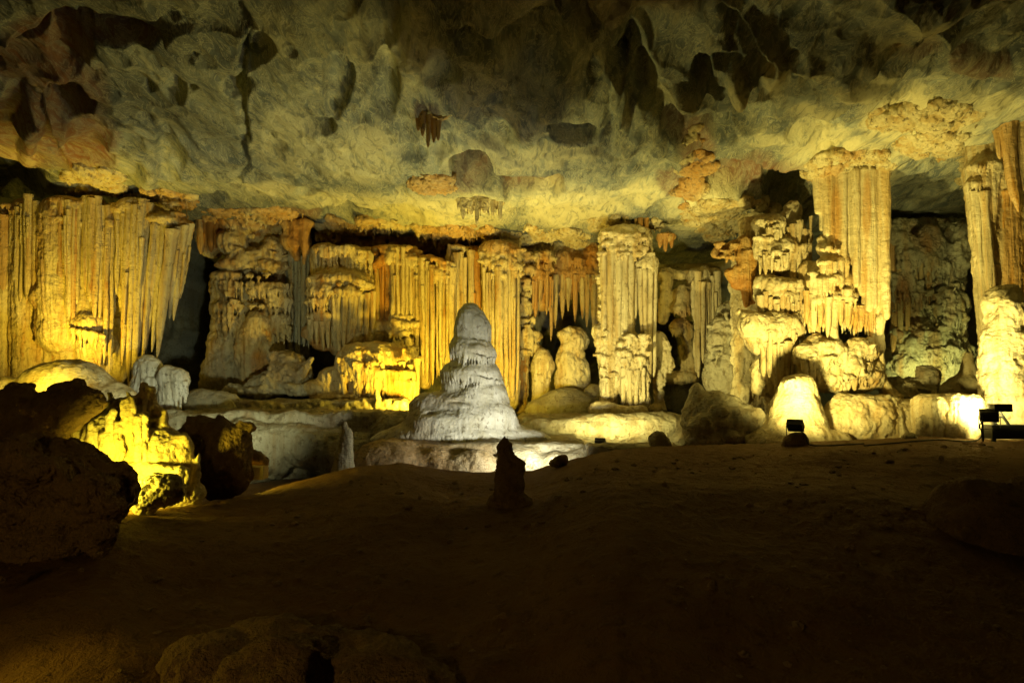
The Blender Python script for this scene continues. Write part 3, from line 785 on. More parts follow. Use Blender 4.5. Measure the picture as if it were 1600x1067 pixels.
tag(p, 'yellow column of two shelves fringed with stalactites', 'flowstone')
pipes(D, [(520, 455, 521, 520, 8, 7, -24), (528, 458, 530, 557, 9, 8, -24), (538, 462, 536, 545, 9, 7, -24), (548, 462, 545, 525, 9, 6, -22), (556, 460, 553, 512, 8, 6, -20), (564, 460, 562, 520, 9, 6, -18), (573, 458, 571, 536, 9, 6, -14), (582, 456, 580, 520, 9, 6, -8),
          (484, 500, 487, 530, 7, 5, -26), (493, 502, 496, 542, 7, 5, -30), (502, 502, 505, 548, 8, 5, -31), (511, 502, 512, 545, 7, 5, -29)], fl, p, tip=.3, name='stalactite')

# --- glowing dome below it
D = 20.4
pr = [E(572, 572, 44, 34, 4, 34), E(556, 566, 32, 30, -4, 28), E(602, 562, 42, 26, 10, 32), E(590, 556, 30, 20, 8, 30), E(520, 590, 22, 18, 8, 22), E(500, 606, 30, 14, 10, 28), E(540, 622, 54, 10, 0, 34), C(585, 590, 34, 585, 634, 30, 10), C(625, 590, 24, 630, 634, 24, 8), C(548, 590, 22, 548, 634, 20, 4)]
pr += fringe(526, 588, 650, 592, 30, 30, 2.6, -2, 30, up=10) + fringe(540, 600, 652, 604, 26, 28, 2.8, -4, 26) + fringe(532, 578, 600, 582, 14, 14, 2.6, -18, 14)
pr += [S(535, 606, 4, 10, -20, 10), S(545, 607, 3, 9, -26, 10)]
pr += scales(535, 640, 545, 575, 14, -20, 16, .8)
p = rock('glowing_dome', D, pr, fl, flute=2.6, fw=6, fl=70, lump=1.4, seed=11, ora=[(620, 610, 26, 26, .3)])
tag(p, 'brightly lit yellow flowstone dome with a long drip fringe', 'flowstone')
pipes(D, [(562, 588, 561, 624, 8, 7, -28), (536, 585, 538, 618, 8, 8, -24), (640, 570, 640, 630, 8, 6, -8), (628, 575, 627, 632, 8, 6, -16), (614, 580, 612, 628, 8, 5, -22), (600, 580, 599, 626, 7, 5, -26), (586, 582, 585, 622, 7, 5, -28), (652, 560, 650, 630, 8, 6, 0)], fl, p, tip=.3, name='stalactite')

# --- tall fluted columns behind the great stalagmite
D = 22
pr = [B(574, 660, 384, 520, 22, 60, 14), col(578, 612, 386, 560, 10), col(604, 652, 384, 520, 4)]
pr += shelf(580, 652, 392, 8, 8, 4, 26) + shelf(612, 654, 404, 6, 8, -2, 24)
pr += shelf(606, 654, 498, 8, 8, -2, 26) + shelf(600, 652, 510, 7, 26, -6, 28) + shelf(610, 654, 536, 8, 26, -4, 26) + shelf(612, 656, 566, 9, 40, -6, 26, r=3.2) + shelf(606, 656, 592, 8, 40, -6, 28, r=3.2)
pr += [col(606, 654, 495, 640, 8), E(592, 520, 24, 24, 6, 24)]
pr += scales(578, 654, 386, 420, 26, -10, 16) + scales(606, 656, 495, 600, 34, -18, 12)
p = rock('banded_column', D, pr, fl, flute=2.2, fw=6, fl=180, ora=[(596, 440, 13, 66, 1), (590, 390, 24, 12, .6), (640, 400, 20, 14, .4), (625, 590, 30, 40, .3)], seed=12, ripple=.7)
tag(p, 'yellow column with an orange stripe and drip tiers below', 'flowstone')
auto_pipes(D, 582, 610, 392, 505, 3, fl, p, d=-4, bul=4, jb=6, tip=.08, ora=lambda t: .9 if t > .3 else .3)
auto_pipes(D, 610, 652, 396, 502, 5, fl, p, d=-14, bul=6, jb=5, tip=.06)
auto_pipes(D, 608, 656, 572, 634, 6, fl, p, d=-26, bul=6, jb=5, tip=.3)

pr = [B(644, 712, 400, 500, 20, 56, 14), col(646, 682, 402, 560, 10), col(676, 712, 412, 560, 12), C(665, 470, 18, 664, 600, 8, 10), C(692, 470, 18, 690, 580, 8, 14)]
pr += shelf(646, 690, 408, 8, 8, 6, 22, drop=8) + shelf(676, 712, 420, 7, 8, 6, 20) + shelf(646, 680, 424, 6, 8, 0, 22)
pr += scales(646, 712, 404, 440, 24, -6, 14)
p = rock('slanted_column', 21.8, pr, fl, flute=2.4, fw=6, fl=220, seed=13, ripple=.7, ora=[(680, 410, 30, 16, .6)])
tag(p, 'slant-topped fluted column tapering to points, left of the stalagmite', 'flowstone')
auto_pipes(21.8, 646, 712, lambda t: 408 + 14 * t, lambda t: 615 - 55 * t, 9, fl, p, d=-4, bul=14, jb=14, tip=.25)
pr = [B(698, 758, 384, 500, 26, 60, 12), col(698, 728, 386, 600, 14), col(724, 756, 384, 600, 16)] + shelf(700, 734, 390, 7, 6, 8, 18)
p = rock('pale_column', 22, pr, fl, flute=2.4, fw=6, fl=200, ora=[(744, 430, 11, 60, .9)], seed=14)
tag(p, 'pale and orange striped column behind the tip of the stalagmite', 'flowstone')
auto_pipes(22, 700, 756, 390, 620, 7, fl, p, d=2, bul=8, jb=20, tip=.1, ora=lambda t: .85 if t > .65 else 0)
pr = [B(752, 814, 360, 460, 14, 56, 14), col(754, 812, 380, 620, 4), E(780, 392, 32, 16, -4, 30), E(768, 408, 20, 8, -18, 16), E(798, 404, 20, 9, -14, 16), E(790, 420, 22, 6, -20, 14)]
pr += shelf(754, 786, 398, 7, 7, -10, 22) + shelf(776, 816, 394, 7, 7, -8, 22) + shelf(756, 812, 414, 6, 8, -6, 26)
pr += scales(752, 816, 382, 432, 34, -14, 18)
p = rock('tall_column', 21.6, pr, fl, flute=2.6, fw=7, fl=240, seed=15, lump=1.8, ora=[(785, 392, 34, 14, .5)])
tag(p, 'tall straight fluted column with knobby cap, right of the stalagmite', 'flowstone')
auto_pipes(21.6, 754, 812, 416, 615, 8, fl, p, d=-6, bul=22, jb=12, tip=.08)
pr = [B(810, 868, 366, 470, 18, 60, 14), col(810, 834, 398, 530, 8), col(830, 864, 392, 470, 8)]
for y in (408, 424, 442, 462, 484, 504): pr += shelf(810 + RNG.uniform(-1, 2), 834, y, 6, 8, 2, 16)
pr += shelf(830, 864, 402, 8, 10, 0, 20) + shelf(832, 862, 420, 6, 10, 0, 18) + shelf(812, 846, 526, 10, 12, 0, 18) + shelf(812, 846, 544, 10, 16, 2, 18) + [C(818, 540, 10, 816, 640, 9, 10)]
pr += scales(810, 866, 394, 430, 22, -6, 12) + scales(810, 836, 430, 560, 26, -8, 8)
p = rock('knobby_column', 22.4, pr, fl, flute=1.8, fw=6, fl=60, seed=16, lump=2, ora=[(850, 440, 18, 44, .8), (822, 420, 14, 30, .4)])
tag(p, 'knobby stacked column next to the tall straight one', 'flowstone')
auto_pipes(22.4, 832, 866, 425, lambda t: 490 - 10 * t, 5, fl, p, d=-10, bul=4, jb=16, tip=.4, name='stalactite', ora=.8)

p = rock('hanging_curtains', 22.8, [B(858, 940, 364, 430, 14, 50, 10), E(880, 420, 20, 34, 14, 16), E(905, 430, 18, 30, 10, 16), E(928, 420, 18, 50, 12, 16), S(875, 448, 6, 10, 4, 20), S(893, 470, 5, 12, 4, 20)] + shelf(890, 920, 408, 6, 16, 6, 16) + fringe(860, 430, 938, 430, 18, 44, 3.4, 8, 8),
         fl, flute=2.2, fw=6, fl=60, pits=3, warp=5, seed=17, ora=[(895, 430, 40, 50, .7), (925, 400, 16, 24, .9)])
tag(p, 'ragged hanging curtains with orange streaks above a black gap', 'flowstone')
pipes(22.8, [(862, 420, 861, 534, 10, 6, 4, dict(ora=.5)), (869, 430, 869, 514, 9, 5, 0), (880, 430, 879, 500, 10, 6, 0, dict(ora=.3)), (888, 435, 889, 488, 9, 5, 0), (899, 430, 898, 506, 10, 6, -2, dict(ora=.7)), (909, 435, 910, 500, 9, 6, 0), (918, 430, 918, 512, 10, 6, 0), (927, 430, 928, 522, 10, 7, 0), (935, 430, 934, 540, 9, 7, 2)], fl, p, tip=.5, name='stalactite')

# --- stumps in the gap
D = 22.2
p = rock('domed_stump', D, [E(848, 570, 17, 26, 0, 18), C(846, 580, 15, 842, 640, 12, 2)] + shelf(832, 864, 572, 10, 26, -2, 16), lp, flute=1.6, fw=6, fl=50, seed=18)
tag(p, 'pale domed stump with drips in the gap left of the centre column', 'stalagmite')
p = rock('hooded_stalagmite', D, [E(895, 524, 17, 16, 0, 16), E(905, 530, 14, 18, 2, 14), C(896, 530, 14, 890, 600, 24, 0), E(886, 560, 16, 24, -4, 14), *cluster(876, 912, 512, 590, 22, 4, 9, -4, 5, 10), C(908, 570, 12, 914, 640, 12, 0)] + fringe(876, 532, 914, 540, 7, 22, 3, -4, 12) + fringe(872, 570, 912, 572, 7, 26, 3, -6, 14), lp, flute=1.6, fw=6, fl=40, lump=2, warp=4, seed=19)
tag(p, 'hooded stalagmite leaning in front of the black gap', 'stalagmite')
p = rock('grey_dome', 21.2, [E(884, 640, 48, 34, 0, 36), E(930, 625, 18, 26, 10), E(850, 640, 30, 18, 0), E(910, 640, 34, 20, -8)], tr, vox=2, seed=20, gry=[(884, 620, 60, 30, .4)])
tag(p, 'low smooth grey dome below the hooded stalagmite', 'rock')

# --- the centre column
D = 19.6
pr = [col(938, 990, 362, 560, 0), C(952, 520, 18, 950, 630, 12, -2), C(980, 540, 26, 992, 625, 22, -6), E(975, 366, 40, 14, 4, 30), col(990, 1018, 356, 420, 8), E(965, 372, 28, 8, -10, 22)]
pr += shelf(940, 1000, 372, 8, 9, -4, 26) + shelf(940, 980, 386, 6, 8, -8, 24) + shelf(958, 992, 392, 5, 8, -8, 22)
pr += [E(1012, 412, 17, 12, -6, 16), E(1012, 408, 12, 8, -6)] + shelf(995, 1029, 416, 7, 10, -6, 16)
pr += [E(984, 535, 20, 14, -18, 18), E(996, 548, 16, 16, -14, 16), E(972, 550, 14, 14, -18)] + shelf(964, 1006, 532, 8, 12, -12, 22) + shelf(964, 1008, 548, 9, 12, -12, 24) + shelf(966, 1012, 568, 9, 30, -12, 24, r=3.4) + shelf(968, 1014, 592, 8, 36, -12, 24, r=3.4)
pr += [E(934, 518, 8, 10, -4), E(938, 535, 9, 9, -6), E(944, 552, 10, 10, -8)]
for y in range(384, 520, 5): pr.append(E(939 + RNG.uniform(-2, 2), y + RNG.uniform(-2, 2), RNG.uniform(3, 5), RNG.uniform(1.8, 3), RNG.uniform(-8, 4), 6, k=3))
pr += scales(938, 1018, 362, 400, 34, -10, 20) + scales(936, 966, 510, 600, 18, -12, 8) + scales(964, 1010, 524, 570, 24, -30, 10)
p = rock('centre_column', D, pr, lp, flute=2.4, fw=6.5, fl=120, ripple=1.5, lump=1.4, seed=21, vox=1.5)
tag(p, 'floor-to-ceiling cream column at the centre, crenulated and fluted', 'column')
pipes(D, [(945, 392, 944, 530, 10, 9, -18), (955, 394, 954, 540, 11, 10, -24), (966, 394, 965, 535, 11, 10, -26), (977, 392, 977, 528, 10, 9, -24), (987, 390, 986, 524, 9, 8, -18),
          (1000, 420, 1002, 530, 9, 5, -14), (1008, 422, 1009, 556, 8, 6, -18), (1016, 422, 1015, 600, 9, 7, -16), (1024, 420, 1021, 590, 8, 7, -10), (994, 418, 993, 500, 7, 5, -8),
          (974, 575, 974, 632, 8, 6, -30), (984, 578, 984, 640, 8, 6, -34), (995, 578, 995, 636, 8, 6, -34), (1005, 575, 1006, 628, 7, 5, -30), (950, 560, 951, 622, 9, 8, -16)], lp, p, tip=.14)
pipes(D, [(1000, 318, 1000, 366, 10, 7, -10, dict(ora=.9)), (1010, 325, 1009, 372, 9, 6, -8, dict(ora=.9)), (994, 330, 993, 356, 6, 4, -6, dict(ora=.5))], cu, p, tip=.25, name='stalactite')
p = rock('base_lump', 18.8, [E(945, 642, 22, 16, 0, 16), E(975, 646, 22, 12, 0, 16), E(930, 640, 8, 10, -4), E(1000, 640, 14, 8, 2)], lp, lump=2, warp=4, seed=22)
tag(p, 'pale lumpy calcite blob at the foot of the centre column', 'rock')
p = rock('craggy_pillar', 20.2, [E(1034, 545, 14, 24, 0, 14), E(1042, 570, 14, 14, 2, 12), E(1028, 530, 8, 14, 0), C(1031, 560, 10, 1030, 640, 8, 0), E(1022, 640, 16, 8, 0)], lp, lump=3, rough=1, warp=5, pits=2, seed=23)
tag(p, 'craggy pillar close behind the right edge of the centre column', 'column')

# --- the alcove with stacked domes
D = 21.6
pr = [B(1030, 1090, 418, 432, 10, 50, 8), C(1044, 430, 10, 1036, 500, 8, 16), E(1068, 468, 17, 24, 6, 16), E(1062, 482, 16, 10, 2, 14), E(1080, 455, 8, 20, 10)]
pr += [E(1066, 512, 20, 15, 4, 16), E(1074, 522, 12, 12, 2), C(1074, 530, 8, 1080, 585, 9, 8), C(1064, 545, 5, 1072, 590, 6, 6), E(1060, 590, 30, 10, 4, 18)] + fringe(1050, 486, 1082, 488, 5, 10, 2.6, -2, 8) + fringe(1048, 522, 1086, 524, 6, 10, 2.6, 0, 8)
p = rock('stacked_domes', D, pr, fl, lump=2, warp=4, seed=24, ora=[(1066, 500, 20, 16, .4)], flute=1)
tag(p, 'stack of brown drip domes in a dark alcove right of centre column', 'flowstone')
p = rock('smooth_sheet', 20.8, [C(1100, 432, 16, 1098, 560, 12, 0), C(1116, 432, 12, 1110, 560, 8, 6), B(1080, 1130, 418, 436, 6, 40, 8), C(1086, 440, 5, 1090, 580, 4, -6)], lp, flute=2.4, fw=7, fl=200, seed=25, gry=[(1120, 470, 10, 40, .5)])
tag(p, 'thin pale flowstone sheet framing the alcove on the right', 'flowstone')
auto_pipes(20.8, 1086, 1126, 434, lambda t: 590 - 40 * t, 5, lp, p, d=-10, bul=6, tip=.15)
p = rock('cone_stalagmite', 18.6, [C(1134, 490, 14, 1132, 590, 34, 0), E(1138, 484, 13, 14, 0), E(1128, 520, 18, 20, -10, 14), E(1140, 560, 26, 30, -8, 20)] + cluster(1112, 1158, 500, 590, 24, 5, 11, -8, 5, 12) + scales(1110, 1160, 490, 590, 16, -22, 8), tr, lump=2.6, warp=5, pits=1.5, seed=26, gry=[(1130, 540, 50, 70, .4)])
tag(p, 'broad grey-brown cone of rock left of the great right formation', 'stalagmite')

# --- the great formation on the right
D = 16.8
pr = [B(1176, 1276, 322, 500, 34, 90, 18), E(1200, 352, 24, 15, 8, 26), E(1212, 390, 30, 18, 6, 30), E(1212, 420, 20, 9, 2, 18), E(1236, 345, 16, 30, 20), E(1245, 400, 16, 40, 14), E(1230, 440, 40, 60, 40, 30)]
pr += [B(1168, 1290, 380, 640, 60, 100, 20)]
pr += cluster(1184, 1224, 346, 360, 6, 8, 12, 2, 5, 10, 12) + cluster(1186, 1234, 382, 402, 9, 8, 13, 2, 5, 14, 12) + cluster(1190, 1258, 440, 462, 10, 8, 13, 0, 5, 16, 12) + cluster(1232, 1260, 345, 440, 10, 6, 11, 10, 5, 8, 10) + scales(1186, 1262, 345, 470, 10, -16, 14, 1.2)
pr += [E(1222, 452, 42, 14, 0, 34), E(1192, 440, 12, 10, -8), E(1200, 464, 22, 16, -2, 24), E(1250, 458, 20, 20, 0, 26)] + fringe(1186, 466, 1264, 470, 16, 16, 4, -4, 24)
p = rock('lumpy_shelves', D, pr, lp, lump=1.3, warp=6, pits=1.2, vox=1.6, flute=3, fw=7, fl=34, seed=27, gry=[(1230, 330, 30, 20, .5)], ora=[(1240, 410, 10, 40, .3)])
tag(p, 'pile of bulging cream shelves, upper left of the right formation', 'flowstone')
auto_pipes(D, 1230, 1270, 348, 448, 5, lp, p, d=0, bul=6, jb=22, tip=.35, name='stalactite', ora=.3)
auto_pipes(D, 1186, 1232, 400, 424, 6, lp, p, d=-16, bul=8, jb=6, tip=.5, name='stalactite')
auto_pipes(D, 1184, 1266, 462, 492, 11, lp, p, d=-14, bul=12, jb=8, tip=.55, name='stalactite', ora=.4)
auto_pipes(D, 1184, 1226, 360, 378, 5, lp, p, d=-8, bul=10, jb=5, tip=.5, name='stalactite')
p = rock('rust_curtain', 17, [B(1142, 1184, 372, 384, 6, 30, 5), C(1160, 380, 12, 1162, 440, 9, 4), C(1174, 380, 9, 1174, 470, 8, 4), C(1160, 430, 8, 1166, 478, 5, 0), C(1140, 426, 7, 1148, 444, 4, 2), C(1151, 420, 7, 1151, 448, 4, 2), C(1120, 396, 9, 1150, 384, 9, 10)] + scales(1118, 1180, 380, 402, 16, 2, 8), ru, flute=2, fw=6, fl=120, lump=1.6, seed=28, ora=[(1160, 460, 30, 30, .7)])
tag(p, 'rust-orange hanging curtain beside the bulging cream shelves', 'flowstone')

# big banded curtain
D = 15.9
pr = []
for i in range(17):
    t = i / 16; x = 1277 + 107 * t
    yb = np.interp(t, [0, .12, .3, .5, .62, .8, .93, 1], [330, 372, 398, 412, 462, 486, 478, 498]) + 7 * math.sin(i * 2.3)
    pr.append(C(x - 1, 268, 7, x + 1, yb, 5.0, 4 - 9 * t + 6.5 * math.sin(i * 1.9), k=6))
pr += [C(1384, 305, 4.5, 1385, 497, 3.5, -12, k=4)]
for y in range(330, 496, 7): pr.append(E(1385 + RNG.uniform(-1, 1), y + RNG.uniform(-2, 2), 3.4, RNG.uniform(2, 3.2), -14, 4, k=4))
p = rock('banded_curtain', D, pr, bd, flute=1.0, fw=12, fl=400, warp=1.5, lump=.6, rough=.25, seed=29, ora=[(1302, 345, 9, 60, .75), (1349, 325, 6, 56, .65), (1346, 440, 4, 50, .4), (1384, 400, 3, 100, .3), (1322, 410, 8, 10, .4)])
tag(p, 'broad smooth curtain banded orange and cream with a scalloped edge', 'flowstone')
pr = [E(1294, 388, 16, 12, 4, 18), E(1300, 412, 24, 16, 2, 24), B(1262, 1336, 404, 486, 16, 44, 12), E(1280, 440, 20, 26, 4, 24), E(1316, 444, 22, 22, 2, 22), E(1290, 374, 12, 8, 8), E(1300, 470, 26, 16, 2, 22), B(1330, 1372, 470, 500, 14, 34, 8)]
pr += shelf(1276, 1326, 414, 9, 24, -4, 24, r=3.2) + shelf(1262, 1312, 442, 9, 36, -4, 26, r=3.4) + shelf(1292, 1338, 462, 9, 36, -4, 22, r=3.4) + fringe(1256, 484, 1376, 492, 22, 36, 4.2, 4, 14) + scales(1266, 1334, 384, 470, 16, -16, 12)
p = rock('stalactite_tiers', 16.1, pr, bd, flute=2.4, fw=7, fl=90, lump=1.2, warp=4, seed=30, ora=[(1290, 495, 40, 16, .6), (1340, 500, 36, 18, .7), (1300, 440, 14, 40, .3)])
tag(p, 'tiers of cream stalactites merging under the banded curtain', 'flowstone')
pipes(16.1, [(1262, 455, 1262, 506, 12, 8, -14, dict(ora=.6)), (1272, 460, 1273, 520, 11, 8, -20), (1282, 465, 1283, 512, 10, 7, -22, dict(ora=.5)), (1293, 465, 1293, 528, 12, 7, -24), (1304, 470, 1304, 532, 11, 8, -20, dict(tip=.02)), (1314, 470, 1314, 510, 10, 6, -22, dict(ora=.6)), (1325, 475, 1326, 514, 12, 7, -20, dict(ora=.3)), (1337, 478, 1338, 522, 11, 7, -8, dict(ora=.7)), (1348, 478, 1348, 512, 12, 9, -6, dict(ora=.6)), (1360, 478, 1362, 528, 13, 9, -4, dict(ora=.7)),
             (1284, 405, 1284, 452, 7, 5, -20), (1294, 408, 1293, 462, 8, 5, -24), (1304, 410, 1305, 448, 7, 5, -26), (1314, 412, 1315, 474, 8, 5, -22), (1322, 415, 1322, 458, 7, 5, -16), (1372, 478, 1371, 518, 10, 8, 0, dict(ora=.5))], bd, p, tip=.45, name='stalactite')
p = rock('slender_column', 16.0, [C(1376, 495, 5.5, 1377, 590, 4.5, 4), C(1366, 500, 6, 1366, 590, 7, 10), C(1377, 588, 5, 1388, 614, 10, 4), E(1392, 622, 18, 10, 4)], bd, flute=1.2, fw=6, fl=120, seed=31, ora=[(1368, 560, 8, 30, .4)])
tag(p, 'slender straight column below the scalloped edge of the curtain', 'column')

D = 16.4
pr = [E(1205, 512, 46, 26, 4, 30), E(1178, 505, 24, 20, 0, 22), E(1200, 535, 36, 22, 2, 26), C(1160, 495, 7, 1156, 487, 4, -4), C(1230, 505, 16, 1250, 490, 6, 0), C(1172, 500, 12, 1160, 488, 7, -2), E(1240, 512, 18, 18, 4)]
pr += [C(1222, 540, 24, 1222, 640, 20, 10), C(1218, 560, 16, 1186, 545, 10, 8), C(1212, 612, 12, 1184, 604, 10, 4), C(1184, 604, 9, 1180, 580, 8, 2), C(1180, 580, 7, 1190, 568, 6, 0)]
pr += cluster(1168, 1240, 498, 528, 9, 8, 14, -4, 5, 16, 14) + [E(1222, 600, 34, 60, 30, 26, 14)]
p = rock('horned_boss', D, pr, lp, lump=1.2, warp=6, seed=32, rough=.4, flute=2, fw=9, fl=40, pits=1.5, ora=[(1225, 600, 20, 40, .3)])
tag(p, 'whitish horned boss of flowstone on a thick stem', 'flowstone')
auto_pipes(D, 1188, 1246, 528, 606, 7, lp, p, d=-8, bul=12, jb=22, tip=.3, ora=.3)
pr = [E(1274, 540, 18, 18, 0, 18), E(1262, 556, 24, 16, -2, 22), E(1290, 556, 26, 14, -4, 24), E(1330, 554, 32, 20, 6, 30, 10), E(1316, 566, 30, 16, -4, 26, 10), E(1356, 540, 8, 14, -6), E(1300, 536, 14, 8, -4), E(1285, 590, 50, 24, 10, 34), E(1340, 590, 38, 26, 6, 30), E(1300, 575, 56, 14, -2, 30), S(1296, 580, 8, 10, -26, 8), S(1345, 604, 18, 6, -26, 12), C(1322, 560, 6, 1322, 614, 5, -22), E(1368, 585, 12, 20, 0)]
pr += fringe(1300, 590, 1360, 592, 9, 14, 3.4, -18, 8)
pr += cluster(1246, 1362, 536, 598, 24, 6, 13, -6, 6, 16, 10) + scales(1246, 1366, 540, 606, 14, -22, 8, 1.1)
p = rock('calcite_pile', 16, pr, lp, lump=1.6, warp=5, pits=1.4, rough=.6, flute=2.6, fw=7, fl=36, seed=33, ora=[(1348, 600, 20, 10, .5)])
tag(p, 'jumbled pile of pale calcite under the stalactite tiers', 'flowstone')
auto_pipes(16, 1252, 1296, 566, 598, 4, lp, p, d=-16, bul=8, jb=14, tip=.5)
auto_pipes(16, 1298, 1364, 574, 604, 6, lp, p, d=-10, bul=8, jb=12, tip=.5, ora=.4)
pipes(16, [(1304, 496, 1305, 536, 8, 14, -14, dict(tip=0, name='stalagmite', flare=.05))], lp, p)
p = rock('bell_stalagmite', 14.8, [E(1246, 606, 27, 16, 0, 24), C(1246, 612, 26, 1244, 640, 36, 0, k=14), C(1244, 640, 36, 1240, 690, 66, 4, k=14), E(1246, 597, 20, 7, -2, 16), E(1205, 690, 40, 20, -8, 30), E(1290, 688, 40, 16, -6, 30)] + scales(1226, 1266, 594, 604, 5, -14, 8, 1.0), lp, lump=1.3, lscale=14, warp=5, rough=.5, seed=34)
tag(p, 'bell-shaped cream stalagmite glaring white above the black floodlight', 'stalagmite')
p = rock('smooth_mound', 15.2, [E(1345, 660, 64, 46, 4, 44), E(1395, 668, 50, 42, 10, 40), E(1410, 690, 50, 34, 4, 36), E(1300, 680, 50, 26, 6, 36), E(1370, 628, 30, 14, 0, 24)], lp, vox=1.9, warp=8, wscale=40, lump=2.2, lscale=12, flute=2.4, fw=12, fl=30, pits=1.6, seed=35, ora=[(1340, 640, 60, 16, .25)])
tag(p, 'broad smooth cream mound right of the bell-shaped stalagmite', 'rock')
p = rock('brown_mound', 15.4, [E(1110, 660, 42, 52, 6, 40), E(1088, 650, 16, 52, 12, 24), E(1150, 670, 40, 36, 0, 36), E(1128, 640, 34, 28, -8, 26), E(1085, 612, 10, 14, 16), E(1160, 690, 40, 20, -4, 30), S(1100, 640, 8, 26, -40, 14)] + cluster(1090, 1180, 630, 690, 20, 8, 16, -14, 6, 20), tr, vox=2, warp=6, wscale=36, lump=2.4, lscale=12, seed=36, ora=[(1150, 690, 40, 16, .5), (1120, 680, 40, 20, .3)])
tag(p, 'tawny rounded mound left of the bell-shaped stalagmite', 'rock')
p = rock('small_boulder', 13.4, [E(1028, 688, 16, 14, 0, 16), E(1042, 694, 10, 8, 0, 10)], tr, lump=2, warp=4, seed=37)
tag(p, 'small rounded boulder on the floor crest before the tawny mound', 'boulder')

# --- recess at the right
D = 20
pr = [B(1385, 1530, 330, 520, 26, 70, 20), col(1392, 1416, 348, 520, 10), col(1410, 1440, 370, 540, 12), E(1450, 400, 26, 50, 8, 24), E(1480, 440, 24, 60, 10, 24), E(1500, 380, 30, 40, 20), E(1450, 540, 60, 50, 10, 36), E(1470, 570, 50, 40, 4, 34), E(1410, 570, 36, 26, 6, 30)]
pr += shelf(1456, 1492, 462, 12, 16, -8, 20) + shelf(1490, 1512, 480, 10, 14, -4, 16) + shelf(1452, 1500, 484, 10, 26, -6, 22) + shelf(1470, 1510, 498, 10, 20, -8, 22) + shelf(1396, 1440, 378, 8, 14, 2, 16) + shelf(1470, 1500, 548, 8, 16, -20, 16) + fringe(1440, 470, 1458, 470, 4, 24, 3, -4, 4)
pr += cluster(1390, 1510, 350, 560, 34, 8, 16, 6, 8, 12, 10) + fringe(1400, 400, 1500, 420, 14, 40, 3, -8, 10) + fringe(1395, 440, 1460, 450, 10, 50, 3.4, -10, 8) + scales(1440, 1510, 440, 580, 14, -14, 10, 1.1)
p = rock('recess_flowstone', D, pr, sh_, flute=2.2, fw=6, fl=70, lump=3, warp=5, pits=3, seed=38, ora=[(1400, 480, 10, 50, .7), (1425, 500, 10, 40, .5), (1440, 370, 30, 30, .4)], gry=[(1500, 400, 40, 60, .4)])
tag(p, 'greenish flowstone with small fringes deep in the right recess', 'flowstone')
pipes(D, [(1395, 360, 1395, 560, 10, 9, -4, dict(ora=.5)), (1406, 420, 1406, 540, 10, 8, -8), (1418, 380, 1418, 530, 9, 8, -6, dict(ora=.4)), (1430, 400, 1430, 480, 10, 7, -8), (1440, 400, 1440, 470, 8, 6, -10), (1450, 420, 1450, 480, 8, 6, -14)], fl, p, tip=.25)
p = rock('small_cone', 17.4, [C(1512, 556, 6, 1513, 600, 18, 0), E(1512, 602, 34, 16, 0, 30), E(1460, 612, 60, 10, 10, 30)], lp, seed=39, warp=3, lump=1.2)
tag(p, 'small pale cone stalagmite left of the bright right stalagmite', 'stalagmite')
p = rock('broken_block', 16.5, [B(1395, 1470, 590, 625, 0, 40, 8), E(1450, 585, 16, 14, 10), E(1420, 615, 40, 14, -4, 24), S(1440, 612, 18, 5, -16, 10)], tr, lump=2.4, warp=7, seed=40)
tag(p, 'brown broken block behind the smooth cream mound', 'rock')

# --- right-hand column and bright stalagmite
D = 15
pr = [B(1540, 1700, 200, 300, 20, 60, 16), C(1536, 270, 26, 1556, 600, 18, 4), C(1536, 220, 24, 1538, 300, 24, 8), C(1570, 290, 28, 1580, 600, 26, 0), C(1610, 280, 34, 1614, 600, 34, 0), C(1650, 280, 40, 1650, 600, 40, 10), E(1545, 270, 34, 24, 2, 28), E(1530, 290, 18, 10, -4)]
pr += shelf(1512, 1560, 262, 10, 10, -4, 24) + shelf(1510, 1548, 288, 9, 12, -2, 20)
p = rock('striped_column', D, pr, bd, flute=2.4, fw=14, fl=400, warp=2.5, lump=1, seed=41, ora=[(1565, 400, 14, 130, .8), (1585, 430, 10, 80, .9), (1547, 360, 8, 80, .3), (1600, 440, 12, 60, .7)])
tag(p, 'tall cream and orange striped column at the right edge', 'column')
pipes(D, [(1524, 300, 1545, 560, 12, 12, -10), (1538, 300, 1556, 560, 14, 12, -18), (1572, 300, 1578, 520, 20, 14, -16, dict(ora=.9))], bd, p, tip=.05)
pipes(14.2, [(1572, 190, 1592, 332, 26, 13, -14, dict(ora=.7, tip=.3)), (1595, 190, 1602, 300, 24, 14, -14, dict(ora=.4)), (1612, 190, 1612, 320, 26, 14, -10), (1558, 196, 1562, 250, 14, 8, -8, dict(ora=.4))], bd, p, tip=.3, name='stalactite')
p = rock('bright_stalagmite', 13.9, [E(1562, 470, 24, 24, 0, 22), E(1574, 462, 18, 18, 0), C(1564, 480, 24, 1572, 560, 36, 0), C(1572, 560, 36, 1580, 660, 44, 4), E(1556, 530, 20, 26, -4, 20), E(1560, 600, 24, 24, -6, 20), E(1620, 560, 50, 100, 10, 40), E(1578, 640, 40, 20, 0, 30), E(1546, 475, 8, 14, -2)] + cluster(1548, 1600, 465, 640, 14, 9, 16, -6, 5, 14, 14), lp, lump=1.8, rough=.8, warp=5, pits=1.4, seed=42)
tag(p, 'knobbly glaring white stalagmite at the right edge', 'stalagmite')
p = rock('rock_ledge', 14.2, [B(1535, 1700, 638, 720, 0, 90, 10), B(1460, 1560, 625, 720, 40, 120, 10)], lp, vox=2, warp=3, seed=43)
tag(p, 'flat pale rock ledge behind the lamp stand', 'rock')
